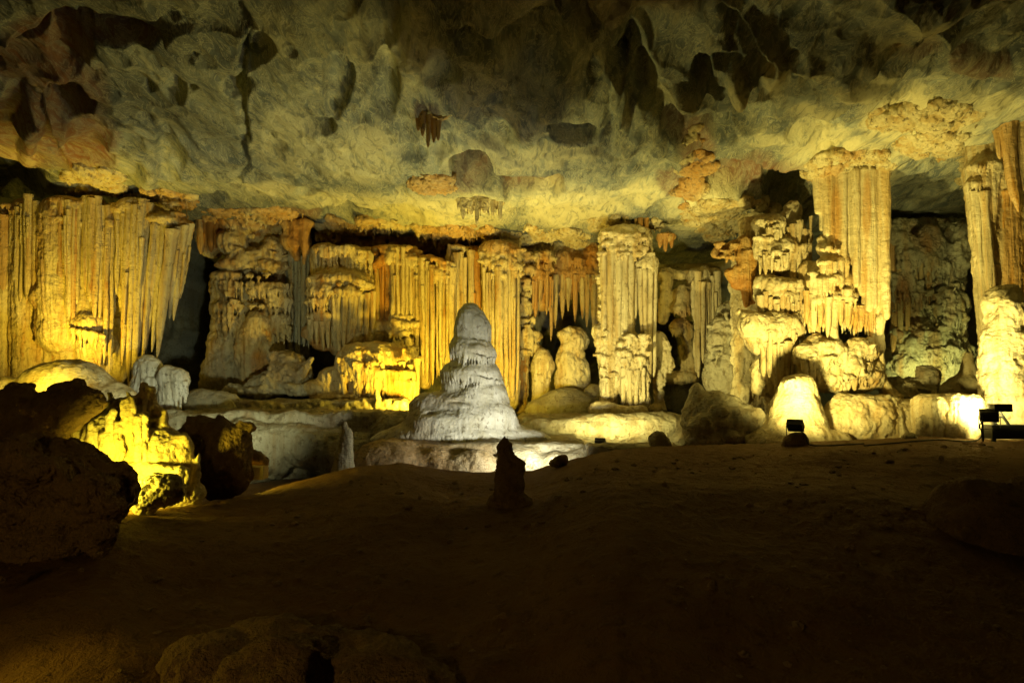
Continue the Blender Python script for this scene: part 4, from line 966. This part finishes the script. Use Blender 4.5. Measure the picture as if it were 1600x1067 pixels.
p = rock('pedestal_stump', 13.4, [B(1452, 1534, 616, 700, -8, 60, 16), C(1462, 634, 14, 1462, 700, 14, 0), C(1492, 632, 18, 1492, 700, 18, -6), C(1518, 630, 15, 1518, 700, 15, 0), E(1440, 672, 10, 24, 4)], lp, flute=2.6, fw=8, fl=90, lump=1.5, rough=.7, warp=3, seed=44)
tag(p, 'flat-topped white stump burnt out by the lamp beside it', 'stalagmite')
p = rock('floor_stone', 12.9, [E(1418, 684, 9, 7, 0, 10), E(1425, 682, 7, 6, 2)], tr, lump=1.4, seed=45)
tag(p, 'grey-green stone on the floor crest left of the white stump', 'stone')

# --- terraces
p = rock('rimstone_terrace', 16.8, [B(250, 700, 644, 790, 0, 420, 12, 10), E(400, 715, 60, 44, -6, 40), C(380, 690, 34, 560, 705, 30, -8), E(640, 690, 60, 50, 10, 60), E(560, 720, 80, 40, -4, 40), B(260, 620, 628, 660, 130, 420, 10)], tr, vox=2.4, warp=8, wscale=46, lump=2.2, lscale=12, flute=2.2, fw=11, fl=34, pits=2, rough=.9, gry=[(420, 690, 70, 40, .2)], seed=46)
tag(p, 'pale rimstone terrace with rounded front below the left columns', 'terrace')
p = rock('rimstone_terrace', 14.2, [B(585, 925, 694, 800, 14, 250, 10, 14), E(604, 738, 66, 46, 10, 50, 16), E(680, 740, 40, 40, 4, 26, 14), E(740, 748, 44, 46, -8, 24, 14), E(815, 744, 46, 46, 6, 26, 14), E(880, 730, 46, 26, -6, 30, 14), E(925, 716, 40, 16, 4, 30, 12)], tr, vox=2.2, warp=7, wscale=50, lump=1.2, lscale=14, flute=1.4, fw=10, fl=60, seed=47, ora=[(620, 730, 110, 70, .9), (720, 725, 70, 40, .5)])  # brown left front, deepened in colour to paint in its weaker light
tag(p, 'white rimstone terrace carrying the great stalagmite', 'terrace')
p = rock('rimstone_terrace', 17.6, [B(812, 1100, 652, 690, 30, 330, 14, 10), C(830, 676, 20, 1060, 676, 22, 10), E(960, 670, 90, 24, 4, 30), E(1020, 664, 60, 22, 8, 30)], tr, vox=2.4, warp=6, wscale=40, lump=2, lscale=14, seed=48)
tag(p, 'long rounded brown terrace under the centre column', 'terrace')
p = rock('stone_slab', 13.6, [B(918, 1070, 696, 730, 0, 60, 8, 8)], tr, vox=2, warp=4, seed=49)
tag(p, 'flat slab below the lit slot under the brown terrace', 'rock')

# --- the great stalagmite: stacked drip domes over a wide skirt
D = 16.1
pr = [E(735, 512, 25, 39, 0, 24, 4), E(746, 518, 21, 34, 2, 22, 6), E(731, 546, 29, 27, 0, 28, 4), E(750, 554, 23, 24, -2, 24, 6), E(724, 584, 34, 24, 0, 33, 4), E(752, 590, 31, 26, -6, 28, 6),
      E(752, 616, 40, 24, -14, 30, 6), E(735, 604, 46, 24, 4, 36, 6), E(684, 635, 44, 25, 2, 36, 10), E(733, 634, 62, 28, 0, 46, 8), E(721, 658, 88, 30, 0, 60, 10), E(717, 678, 108, 26, 4, 72, 12), E(724, 688, 124, 24, 8, 80, 14), E(640, 686, 60, 16, 0, 40, 12), E(812, 686, 50, 14, 0, 40, 12), E(770, 650, 34, 26, -26, 28, 12), E(680, 662, 40, 20, -30, 30, 10), C(778, 588, 6, 788, 632, 9, -2)]
pr += fringe(702, 556, 774, 571, 17, 13, 2.2, 0, 33, k=1.8, up=9) + fringe(689, 590, 786, 607, 22, 15, 2.3, 0, 41, k=1.8, up=10) + [E(736, 548, 33, 15, -4, 30, 4), E(736, 582, 44, 15, -4, 38, 4)] + fringe(714, 534, 768, 543, 8, 4, 2.4, 0, 23, up=5)
pr += [S(694, 640, 24, 4, -56, 16, 5), S(716, 628, 18, 3.5, -48, 14, 5), S(668, 646, 12, 3.5, -56, 16, 4)]
p = rock('great_stalagmite', D, pr, wt, vox=1.5, warp=3.5, wscale=30, lump=1.0, lscale=12, rough=.45, flute=1.0, fw=7, fl=40, seed=90, ora=[(640, 668, 50, 40, .7), (690, 628, 34, 14, .6), (752, 545, 18, 12, .3)], gry=[(738, 500, 40, 44, .45), (700, 640, 30, 12, .4)])
tag(p, 'great pale tiered stalagmite standing at the middle of the hall', 'stalagmite')
p = rock('small_stalagmite', 13.6, [C(539, 662, 3.5, 538, 712, 12, 0), E(545, 690, 7, 20, 0), C(538, 712, 13, 536, 760, 26, 2)], tr, lump=1.4, warp=2.5, seed=50)
tag(p, 'small pointed brown stalagmite in front of the left terrace', 'stalagmite')
p = rock('thin_stump', 18.9, [C(588, 610, 2.5, 588, 634, 4, 0), E(590, 622, 4, 8, 0)], tr, lump=.8, warp=1.5, vox=1.2, seed=51)
tag(p, 'tiny dark finger of rock standing before the glowing dome', 'stalagmite')

# --- foreground rocks on the left
D = 9.6
pr = [E(120, 690, 60, 80, 20, 50), E(180, 680, 70, 40, 10, 50), E(240, 712, 58, 46, 4, 42), E(200, 740, 70, 50, 0, 40), C(224, 640, 14, 226, 606, 8, 10), C(233, 650, 12, 238, 612, 7, 8), C(216, 640, 10, 212, 624, 6, 8), E(230, 650, 30, 20, 8, 24), C(190, 630, 10, 185, 660, 14, 4), C(160, 640, 14, 155, 680, 18, 4), C(100, 640, 16, 95, 690, 22, 0), C(130, 630, 16, 128, 690, 20, 0), C(170, 640, 12, 215, 640, 10, 6), C(252, 645, 8, 255, 680, 12, 4), C(284, 690, 13, 284, 770, 9, -4), C(296, 700, 8, 298, 765, 6, 2), C(308, 690, 5, 306, 760, 8, -6), E(280, 770, 40, 24, 0, 30), E(220, 790, 60, 30, 10, 40), S(98, 652, 9, 9, -18, 20), S(236, 645, 8, 7, -14, 22), S(301, 700, 7, 20, -14, 20), S(120, 665, 4, 22, -40, 14, 3), S(140, 672, 3, 20, -40, 14, 3), S(180, 655, 5, 14, -30, 16, 3), S(205, 650, 4, 12, -26, 16, 3), S(228, 628, 3, 16, -10, 14, 3), C(178, 640, 7, 172, 618, 4, 2), C(250, 660, 6, 256, 640, 3, 4), C(205, 640, 5, 201, 614, 3, 6)]
pr += fringe(180, 740, 292, 748, 15, 34, 5.5, -24, 18, k=4, up=14)
grg = random.Random(3)
for i in range(16):
    x = 80 + 150 * (i + grg.random()) / 16; y = 640 + 50 * abs(x - 200) / 110 + grg.uniform(-15, 25)
    pr.append(C(x, y, grg.uniform(4, 8), x + grg.uniform(-3, 3), y + grg.uniform(30, 90), grg.uniform(3, 6), -30 - 14 * grg.random(), k=5))
p = rock('lit_flowstone_rock', D, pr, lp, vox=1.8, flute=2.4, fw=12, fl=90, lump=1.6, lscale=14, warp=5, pits=2, rough=.6, seed=52, ora=[(100, 660, 50, 40, .3)])
tag(p, 'yellow lit flowstone rock with a forked spire, left foreground', 'rock')
pr = [E(30, 640, 34, 40, 0, 30), E(10, 650, 30, 40, 0, 30), E(100, 640, 40, 36, 0, 30), E(70, 660, 40, 50, 6, 30), C(40, 610, 10, 22, 604, 8), C(90, 612, 12, 120, 606, 12), E(130, 630, 30, 26, 0, 24), E(40, 700, 70, 50, 0, 40)]
p = rock('dark_ridge', 8.9, pr, bo, vox=2, lump=4, lscale=16, warp=7, rough=1, seed=53)
tag(p, 'dark jagged rock ridge in front of the yellow mound', 'rock')
pr = [E(310, 700, 34, 50, 0, 30), E(345, 705, 26, 52, -4, 28), E(372, 720, 20, 50, 0, 26), C(340, 670, 12, 343, 652, 5), C(372, 680, 9, 374, 658, 4), C(300, 670, 12, 296, 655, 6), E(385, 668, 14, 10, 8), E(325, 670, 24, 16, 4), E(360, 690, 22, 26, 0), E(340, 750, 50, 30, 4, 30)]
p = rock('spiky_rock', 10.4, pr, bo, vox=2, lump=3, warp=5, flute=2, fw=9, fl=60, seed=54)
tag(p, 'dark spiky rock wall right of the yellow lit rock', 'rock')
p = rock('bright_rock', 8.6, [E(232, 772, 26, 26, 0, 22), E(262, 765, 28, 26, 6, 24), E(240, 755, 20, 14, 4, 18), E(225, 795, 18, 14, -2, 16)], lp, lump=3, rough=1.4, pits=3, warp=5, seed=55)
tag(p, 'small rough rock lit brilliant yellow on one side', 'rock')
pr = [E(80, 780, 105, 96, 0, 90, 16), E(60, 850, 80, 60, -20, 70), E(30, 730, 70, 50, 0, 60), E(150, 770, 56, 56, 6, 60), E(50, 880, 44, 36, -40, 40), E(100, 820, 50, 50, -60, 40), E(-30, 820, 70, 80, 0, 70), S(150, 905, 50, 30, -30, 60), S(160, 690, 40, 10, -20, 20), E(185, 745, 22, 26, 0, 30), E(20, 905, 30, 22, -40, 30)] + cluster(-10, 180, 710, 880, 22, 16, 34, -40, 14, 40, 10)
p = rock('dark_boulder', 7.0, pr, bo, vox=2.2, lump=4, lscale=18, warp=11, wscale=44, rough=1.8, pits=5, flute=2, fw=14, fl=30, seed=56)
tag(p, 'great dark brown boulder at the left edge of the foreground', 'boulder')
p = rock('dark_lump', 10.9, [E(394, 716, 16, 14, 0, 14), E(384, 710, 10, 10, 2), E(408, 722, 12, 8, 0)], bo, lump=2.4, warp=4, seed=57)
tag(p, 'small black lump of rock above the yellow box', 'stone')
p = rock('centre_stump', 8.8, [E(788, 704, 11, 14, 0, 11), C(789, 700, 8, 788, 688, 4), C(790, 710, 13, 796, 760, 24, 0), E(806, 728, 14, 16, 0), E(796, 790, 34, 30, 2, 30), E(794, 812, 38, 22, 0, 34), C(789, 692, 3.5, 788, 682, 1.6)], bo, lump=3.4, lscale=11, warp=5, rough=1.3, pits=2, vox=1.7, seed=58)
tag(p, 'dark stubby stalagmite standing alone in the middle foreground', 'stalagmite')
p = rock('small_dark_rock', 11.8, [E(876, 720, 11, 9, 0, 10), E(868, 724, 10, 6, 0), E(880, 716, 6, 6, 0)], bo, lump=2, warp=3, seed=59)
tag(p, 'small dark rock against the white terrace', 'stone')
p = rock('low_boulder', 5.0, [E(420, 1050, 170, 70, 40, 140, 20), E(330, 1050, 80, 60, 0, 90), E(560, 1050, 110, 50, 30, 110), E(430, 1060, 80, 60, -50, 70), E(650, 1070, 60, 44, 0, 70), S(500, 1060, 26, 30, -60, 50)], bo, vox=4, lump=8, lscale=40, warp=16, wscale=80, rough=2, seed=60)
tag(p, 'low cracked brown boulder at the bottom of the picture', 'boulder')
p = rock('shadowed_boulder', 7.2, [E(1540, 830, 90, 80, 0, 80, 14), E(1500, 860, 70, 60, 0, 60), E(1620, 850, 90, 110, 10, 80), E(1510, 790, 40, 40, 0, 40)], bo, vox=3.2, lump=6, lscale=30, warp=10, wscale=60, rough=1.4, seed=61)
tag(p, 'nearly black boulder in the shade at the right edge', 'boulder')

# --- things hanging from the ceiling
def hang(name, label, D, prims, mat, **kw):
    p = rock(name, D, prims, mat, **kw); tag(p, label, 'flowstone'); return p
DCL, DCU = (float(v) for v in on_ceiling([(668, 176), (748, 306)]))
p = hang('stalactite_cluster', 'short row of brown stalactites hanging from the mid ceiling crack', DCL, [C(650, 162, 5, 688, 184, 5, 6)] + cluster(640, 700, 156, 186, 14, 4, 7, 10, 5), cu, seed=62, lump=2.5, warp=5, ora=[(670, 180, 40, 30, .4)])
pipes(DCL, [(653, 172, 653, 206, 9, 6, 0), (661, 176, 660, 214, 10, 7, -2), (669, 181, 668, 232, 10, 6, -2), (677, 186, 676, 224, 9, 6, 0), (684, 190, 684, 221, 8, 5, 0)], cu, p, tip=.35, name='stalactite', ora=.6)
p = hang('ceiling_curtain', 'yellow curtain with drip points below the brown ceiling hollow', DCU, [E(748, 306, 40, 9, 10, 20), E(716, 296, 16, 12, 4, 14), B(712, 788, 304, 318, 4, 20, 5)] + fringe(714, 316, 786, 320, 15, 18, 3.4, 4, 6), cu, seed=63, lump=2, flute=1.6, pits=1.5)
pipes(DCU, [(724, 312, 724, 344, 8, 6, 0), (736, 312, 736, 336, 8, 6, 0), (745, 314, 745, 352, 8, 5, -2), (757, 312, 757, 334, 8, 6, -2), (770, 314, 770, 338, 8, 6, 0), (781, 314, 782, 346, 8, 5, 0)], cu, p, tip=.35, name='stalactite')
def crust(name, label, x0, x1, y0, y1, n, r, drips, L, mat, sd, rdrip=3.0, sag=1.0, **kw):
    """knobbly calcite grown on the roof: many small knobs and drips set on the roof itself"""
    rg = random.Random(sd); pts = []
    while len(pts) < n + drips:
        u, v = rg.uniform(-1, 1), rg.uniform(-1, 1)
        if u * u + v * v < 1.1: pts.append(((x0 + x1) / 2 + u * (x1 - x0) / 2, (y0 + y1) / 2 + v * (y1 - y0) / 2))
    DC = on_ceiling(pts); D0 = float(DC[:8].mean())
    pr = []
    for i, (a, b) in enumerate(pts):
        Dc = float(DC[i]); k = Dc / D0; d = (Dc - D0) * F / D0
        if i < n:
            q = r * rg.uniform(.5, 1.25) * k
            pr.append(E(a, b, q * rg.uniform(.9, 1.5), q * .7 * sag, d, q * 1.5, k=7))
        else:
            l = L * rg.uniform(.4, 1.2) * k; q = rdrip * rg.uniform(.7, 1.2) * k
            pr.append(C(a, b - 4, q * 1.3, a, b + l, q * .3, d, k=4))
    o = rock(name, D0, pr, mat, seed=sd, **kw); tag(o, label, 'flowstone'); return o
kc = dict(lump=2.6, lscale=6, pits=1.5, rough=1.3, warp=4, vox=1.9)
crust('orange_crust', 'orange and yellow crust running down the ceiling like a ragged post', 1062, 1108, 195, 350, 40, 11, 16, 16, cu, 65, ora=[(1080, 260, 30, 60, .7), (1065, 275, 20, 20, .8)], **kc)
crust('brown_cluster', 'small brown knobbly cluster left of the ceiling curtain', 650, 712, 270, 302, 40, 9, 12, 8, cu, 64, ora=[(680, 285, 60, 30, .6)], **kc)
crust('popcorn_crust', 'knobbly cream crust below the rusty ceiling recess', 1088, 1215, 312, 372, 50, 13, 40, 13, cu, 66, **kc)
crust('popcorn_crust', 'cream knobbly crust fringed with tiny drips above the banded curtain', 1266, 1392, 238, 286, 50, 12, 44, 12, cu, 67, ora=[(1290, 272, 20, 16, .5), (1340, 300, 60, 8, .7)], **kc)
crust('popcorn_crust', 'whitish crust bulge with a drip fringe high on the right ceiling', 1358, 1530, 160, 205, 46, 13, 36, 13, cu, 68, **kc)
crust('popcorn_crust', 'cream crust shelf just under the whitish ceiling bulge', 1400, 1512, 208, 244, 34, 10, 36, 12, cu, 69, **kc)
crust('popcorn_crust', 'yellow crust bulge with fringe above the left drapery', 100, 186, 262, 306, 34, 12, 26, 9, cu, 70, **kc)
crust('popcorn_crust', 'cream fringe crust at the head of the centre column', 925, 1040, 338, 362, 40, 9, 36, 9, cu, 71, **kc)
crust('popcorn_crust', 'pale crust strip on the ceiling edge left of the centre column', 790, 915, 355, 392, 44, 10, 36, 8, cu, 72, **kc)
crust('popcorn_crust', 'cream crust with black crevices at the head of the striped column', 1508, 1600, 225, 300, 40, 13, 26, 12, cu, 73, **kc)
crust('drip_crust', 'brown drip crust along the roof edge right of the left drapery', 190, 310, 296, 330, 40, 9, 40, 14, cu, 75, ora=[(290, 320, 40, 20, .5)], **kc)
crust('drip_crust', 'ochre drip crust along the roof edge above the tiered flowstone', 310, 480, 326, 350, 46, 9, 50, 14, cu, 76, ora=[(350, 335, 60, 20, .6), (450, 340, 40, 20, .6)], **kc)
crust('drip_crust', 'drip crust along the roof lip above the two-tiered column', 490, 640, 342, 362, 44, 8, 50, 12, cu, 77, ora=[(560, 350, 60, 20, .5)], **kc)
crust('drip_crust', 'drip crust along the roof lip above the tip of the stalagmite', 640, 790, 352, 376, 46, 9, 60, 16, cu, 78, ora=[(720, 365, 70, 20, .6)], **kc)
p = hang('rust_curtain', 'small rust curtain hanging left of the centre column head', 19.0, [E(1042, 372, 16, 9, 6, 12)], ru, seed=74)
pipes(19.0, [(1032, 366, 1031, 388, 9, 6, 0), (1041, 366, 1041, 394, 10, 6, -2), (1050, 366, 1049, 388, 9, 6, 0)], ru, p, tip=.35, name='stalactite', ora=.6)

# ------------------------------------------------------------------ floodlights: each a fixture with its own lamp
def box_mesh(bm_list):
    V, Q = [], []
    for (c, h, ax) in bm_list:
        c = np.array(c, float); b = len(V) * 0 + sum(len(v) for v in V)
        s = np.array([(x, y, z) for x in (-1, 1) for y in (-1, 1) for z in (-1, 1)], float) * np.array(h)
        V.append(c + s @ np.array(ax))
        Q += [[b + i for i in q] for q in ((0, 1, 3, 2), (4, 6, 7, 5), (0, 4, 5, 1), (2, 3, 7, 6), (0, 2, 6, 4), (1, 5, 7, 3))]
    return np.concatenate(V), np.array(Q)

def bevelled(o, w=.006):
    m = o.modifiers.new('bevel', 'BEVEL'); m.width = w; m.segments = 2; m.limit_method = 'ANGLE'
    return o

I3 = np.eye(3)
def floodlight(px, py, D, tx, ty, TD, power, col, angle, label, size=1.0, blend=.9, ground=None, soft=.12, at=None):
    pos = W(px, py, D) if at is None else np.array(at, float); tgt = W(tx, ty, TD)
    f = tgt - pos; f /= np.linalg.norm(f)
    r = np.cross(f, (0, 0, 1)); r /= np.linalg.norm(r); u = np.cross(r, f)
    ax = np.array([r, f, u])
    root = bpy.data.objects.new('floodlight', None); COL.objects.link(root)
    root.location = (0, 0, 0)
    tag(root, label, 'floodlight', 'cave floodlights')
    s = size
    V, Q = box_mesh([(pos - f * .06 * s, (.16 * s, .05 * s, .11 * s), ax), (pos - f * .125 * s, (.12 * s, .02 * s, .08 * s), ax)])
    bevelled(mesh_obj('housing', V, Q, M['black'], root, smooth=False))
    V, Q = box_mesh([(pos + f * .012 * s, (.145 * s, .004 * s, .095 * s), ax)])
    g = plain('lamp_glass', (.8, .8, .8), .2, 0, col, 8.0)
    mesh_obj('glass', V, Q, g, root, smooth=False)
    fr = [(pos + f * .02 * s + u * .105 * s, (.165 * s, .03 * s, .008 * s), ax), (pos + f * .02 * s - u * .105 * s, (.165 * s, .03 * s, .008 * s), ax),
          (pos + f * .02 * s + r * .158 * s, (.008 * s, .03 * s, .098 * s), ax), (pos + f * .02 * s - r * .158 * s, (.008 * s, .03 * s, .098 * s), ax)]
    V, Q = box_mesh(fr); mesh_obj('rim', V, Q, M['black'], root, smooth=False)
    down = np.array((0, 0, -1.0)); rh = np.array([r[0], r[1], 0.0]); rh /= np.linalg.norm(rh); fh = np.cross((0, 0, 1), rh)
    axh = np.array([rh, fh, (0, 0, 1)])
    hgt = .24 * s
    V, Q = box_mesh([(pos - f * .06 * s + rh * .18 * s + down * hgt * .5, (.006 * s, .018 * s, hgt * .55), axh), (pos - f * .06 * s - rh * .18 * s + down * hgt * .5, (.006 * s, .018 * s, hgt * .55), axh),
                     (pos - f * .06 * s + down * hgt * 1.05, (.186 * s, .03 * s, .008 * s), axh)])
    mesh_obj('bracket', V, Q, M['black'], root, smooth=False)
    ld = bpy.data.lights.new('lamp', 'SPOT')
    ld.energy = power; ld.color = col; ld.spot_size = math.radians(angle); ld.spot_blend = blend; ld.shadow_soft_size = soft
    lo = bpy.data.objects.new('lamp', ld); COL.objects.link(lo); lo.parent = root
    lo.location = pos + f * (.06 * s + soft * .2)
    lo.rotation_euler = Vector(f).to_track_quat('-Z', 'Y').to_euler()
    return root

YEL = (1.0, .70, .05); AMB = (1.0, .70, .04); WHT = (.97, 1.0, .58); CRM = (1.0, .86, .27)
floodlight(24, 632, 13.6, 60, 560, 16, 110, YEL, 130, 'hidden floodlight behind the dark ridge, lighting the domed mound', size=.6)
floodlight(96, 588, 16.9, 108, 400, 18.8, 330, YEL, 150, 'hidden floodlight between the domed mound and the left drapery', size=.6)
floodlight(150, 762, 8.2, 290, 720, 9.8, 95, (1.0, .80, .05), 150, 'hidden floodlight behind the great dark boulder', size=.5)
floodlight(366, 700, 12.8, 272, 510, 19, 240, WHT, 105, 'hidden floodlight behind the dark spiky rock', size=.7)
floodlight(654, 638, 18.2, 580, 500, 21.5, 430, YEL, 140, 'hidden floodlight behind the left flank of the great stalagmite', size=.6)
floodlight(724, 640, 17.8, 690, 110, 14.5, 420, (1.0, .88, .26), 150, 'hidden floodlight behind the great stalagmite, aimed at the roof', size=.6)
floodlight(776, 640, 18.0, 790, 450, 22, 340, YEL, 130, 'hidden floodlight behind the right flank of the great stalagmite', size=.6)
floodlight(872, 718, 12.7, 738, 590, 15.6, 185, (1.0, .97, .72), 150, 'hidden floodlight behind the small dark rock, aimed at the great stalagmite', size=.45)
floodlight(938, 690, 15.2, 975, 500, 19.6, 470, CRM, 120, 'low dark floodlight in the lit slot before the centre column', size=.7)
floodlight(1243, 663, 12.7, 1310, 390, 16, 720, (1.0, .83, .23), 125, 'square black floodlight silhouetted before the bell stalagmite', size=.85)
floodlight(1545, 648, 12.5, 1512, 520, 15.5, 440, CRM, 150, 'black floodlight on the metal stand by the white stump', size=.9)
floodlight(1482, 630, 17.7, 1455, 430, 20.5, 200, (.96, .92, .26), 130, 'hidden floodlight low in the right recess', size=.6)
floodlight(352, 722, 11.1, 500, 768, 10.6, 26, AMB, 95, 'small added floodlight behind the dark spiky rock, raking the mud bank', size=.4)  # extra lamp added to brighten the mud bank
floodlight(-130, 900, 4.6, 150, 1060, 4.7, 7, AMB, 70, 'small floodlight outside the left edge, aimed at the floor corner', size=.4)
floodlight(0, 0, 1, 520, 790, 8.0, 75, (1.0, .60, .13), 90, 'dim fill floodlight added behind the viewer', size=.6, blend=.6, at=(-3.2, -2.6, 3.3))  # unseen fill lamp, added to lift the dim foreground

# stand under the right lamp
def lamp_stand():
    D = 12.6; s = D / F
    root = bpy.data.objects.new('lamp_stand', None); COL.objects.link(root)
    tag(root, 'black angle-iron stand with a ballast box at the right edge', 'stand')
    def bar(x1, y1, x2, y2, w, d1=0.0, d2=0.0, name='strut'):
        a = W(x1, y1, D + d1); b = W(x2, y2, D + d2); m = (a + b) / 2; v = b - a; L = np.linalg.norm(v); v /= L
        r = np.cross(v, (0, 1, 0)); r /= np.linalg.norm(r); u = np.cross(r, v)
        V, Q = box_mesh([(m, (w * s / 2, L / 2, w * s / 2), np.array([r, v, u]))])
        bevelled(mesh_obj(name, V, Q, M['black'], root, smooth=False), .003)
    bar(1534, 642, 1536, 690, 2.4); bar(1553, 640, 1553, 692, 4.5, .1, .1); bar(1541, 640, 1560, 668, 3, .2, .2); bar(1556, 634, 1586, 678, 3.4, .1, .1); bar(1534, 652, 1566, 652, 2, .05, .05)
    V, Q = box_mesh([(W(1562, 637, D - .12), (14 * s, .1, 6 * s), I3)]); bevelled(mesh_obj('gear_box', V, Q, M['black'], root, smooth=False))
    V, Q = box_mesh([(W(1570, 674, D + .2), (28 * s, .14, 11 * s), I3)]); bevelled(mesh_obj('ballast_box', V, Q, M['black'], root, smooth=False))
lamp_stand()
def cable(pts, label, r=.012):
    c = np.array(pts); t = np.linspace(0, len(c) - 1, 90); i = np.clip(t.astype(int), 0, len(c) - 2); f = (t - i)[:, None]
    c4 = c[np.clip(np.stack([i - 1, i, i + 1, i + 2], 1), 0, len(c) - 1)]
    q = .5 * (2 * c4[:, 1] + f * (c4[:, 2] - c4[:, 0]) + f * f * (2 * c4[:, 0] - 5 * c4[:, 1] + 4 * c4[:, 2] - c4[:, 3]) + f ** 3 * (3 * c4[:, 1] - c4[:, 0] - 3 * c4[:, 2] + c4[:, 3]))
    v = np.gradient(q, axis=0); v /= np.linalg.norm(v, axis=1, keepdims=True) + 1e-9
    u = np.cross(v, (0.1, .2, 1)); u /= np.linalg.norm(u, axis=1, keepdims=True) + 1e-9; w = np.cross(v, u)
    th = np.linspace(0, 2 * math.pi, 8, endpoint=False)
    P = q[None] + r * (np.cos(th)[:, None, None] * u[None] + np.sin(th)[:, None, None] * w[None])
    o = mesh_obj('power_cable', P.reshape(-1, 3), grid_quads(8, 90, True), M['black']); tag(o, label, 'cable')
def along(pp, D, up=.015):
    out = []
    for (x, y, dd) in pp:
        w = W(x, y, D + dd); w[2] = max(w[2], float(floor_z(np.array([w[0]]), np.array([w[1]]))[0]) + up); out.append(tuple(w))
    return out
cable(along([(1538, 656, 0), (1531, 664, -.1), (1534, 680, -.15), (1524, 692, -.2), (1500, 700, -.4), (1470, 700, -.3), (1440, 706, -.5), (1400, 700, -.4), (1350, 704, -.4)], 12.5), 'black cable running from the lamp stand along the floor crest')
cable(along([(1246, 668, .05), (1258, 680, -.1), (1264, 694, -.2), (1290, 700, -.3), (1330, 702, -.3), (1350, 704, -.2)], 12.6), 'black cable looping down from the square black floodlight')
p = rock('lamp_rock', 12.7, [E(1243, 684, 14, 10, 0, 12), E(1236, 688, 10, 6, 0), E(1252, 687, 9, 8, 0), E(1243, 694, 22, 8, 0, 14)], bo, vox=1.3, lump=2, warp=3, seed=80)
tag(p, 'dark stone under the square black floodlight', 'stone')
V, Q = box_mesh([(W(402, 738, 10.6), (13 * .0099, .12, 10 * .0099), I3)])
p = bevelled(mesh_obj('painted_box', V, Q, M['box'], None, smooth=False), .008)
tag(p, 'small plain yellow box on the floor right of the spiky rock', 'box')
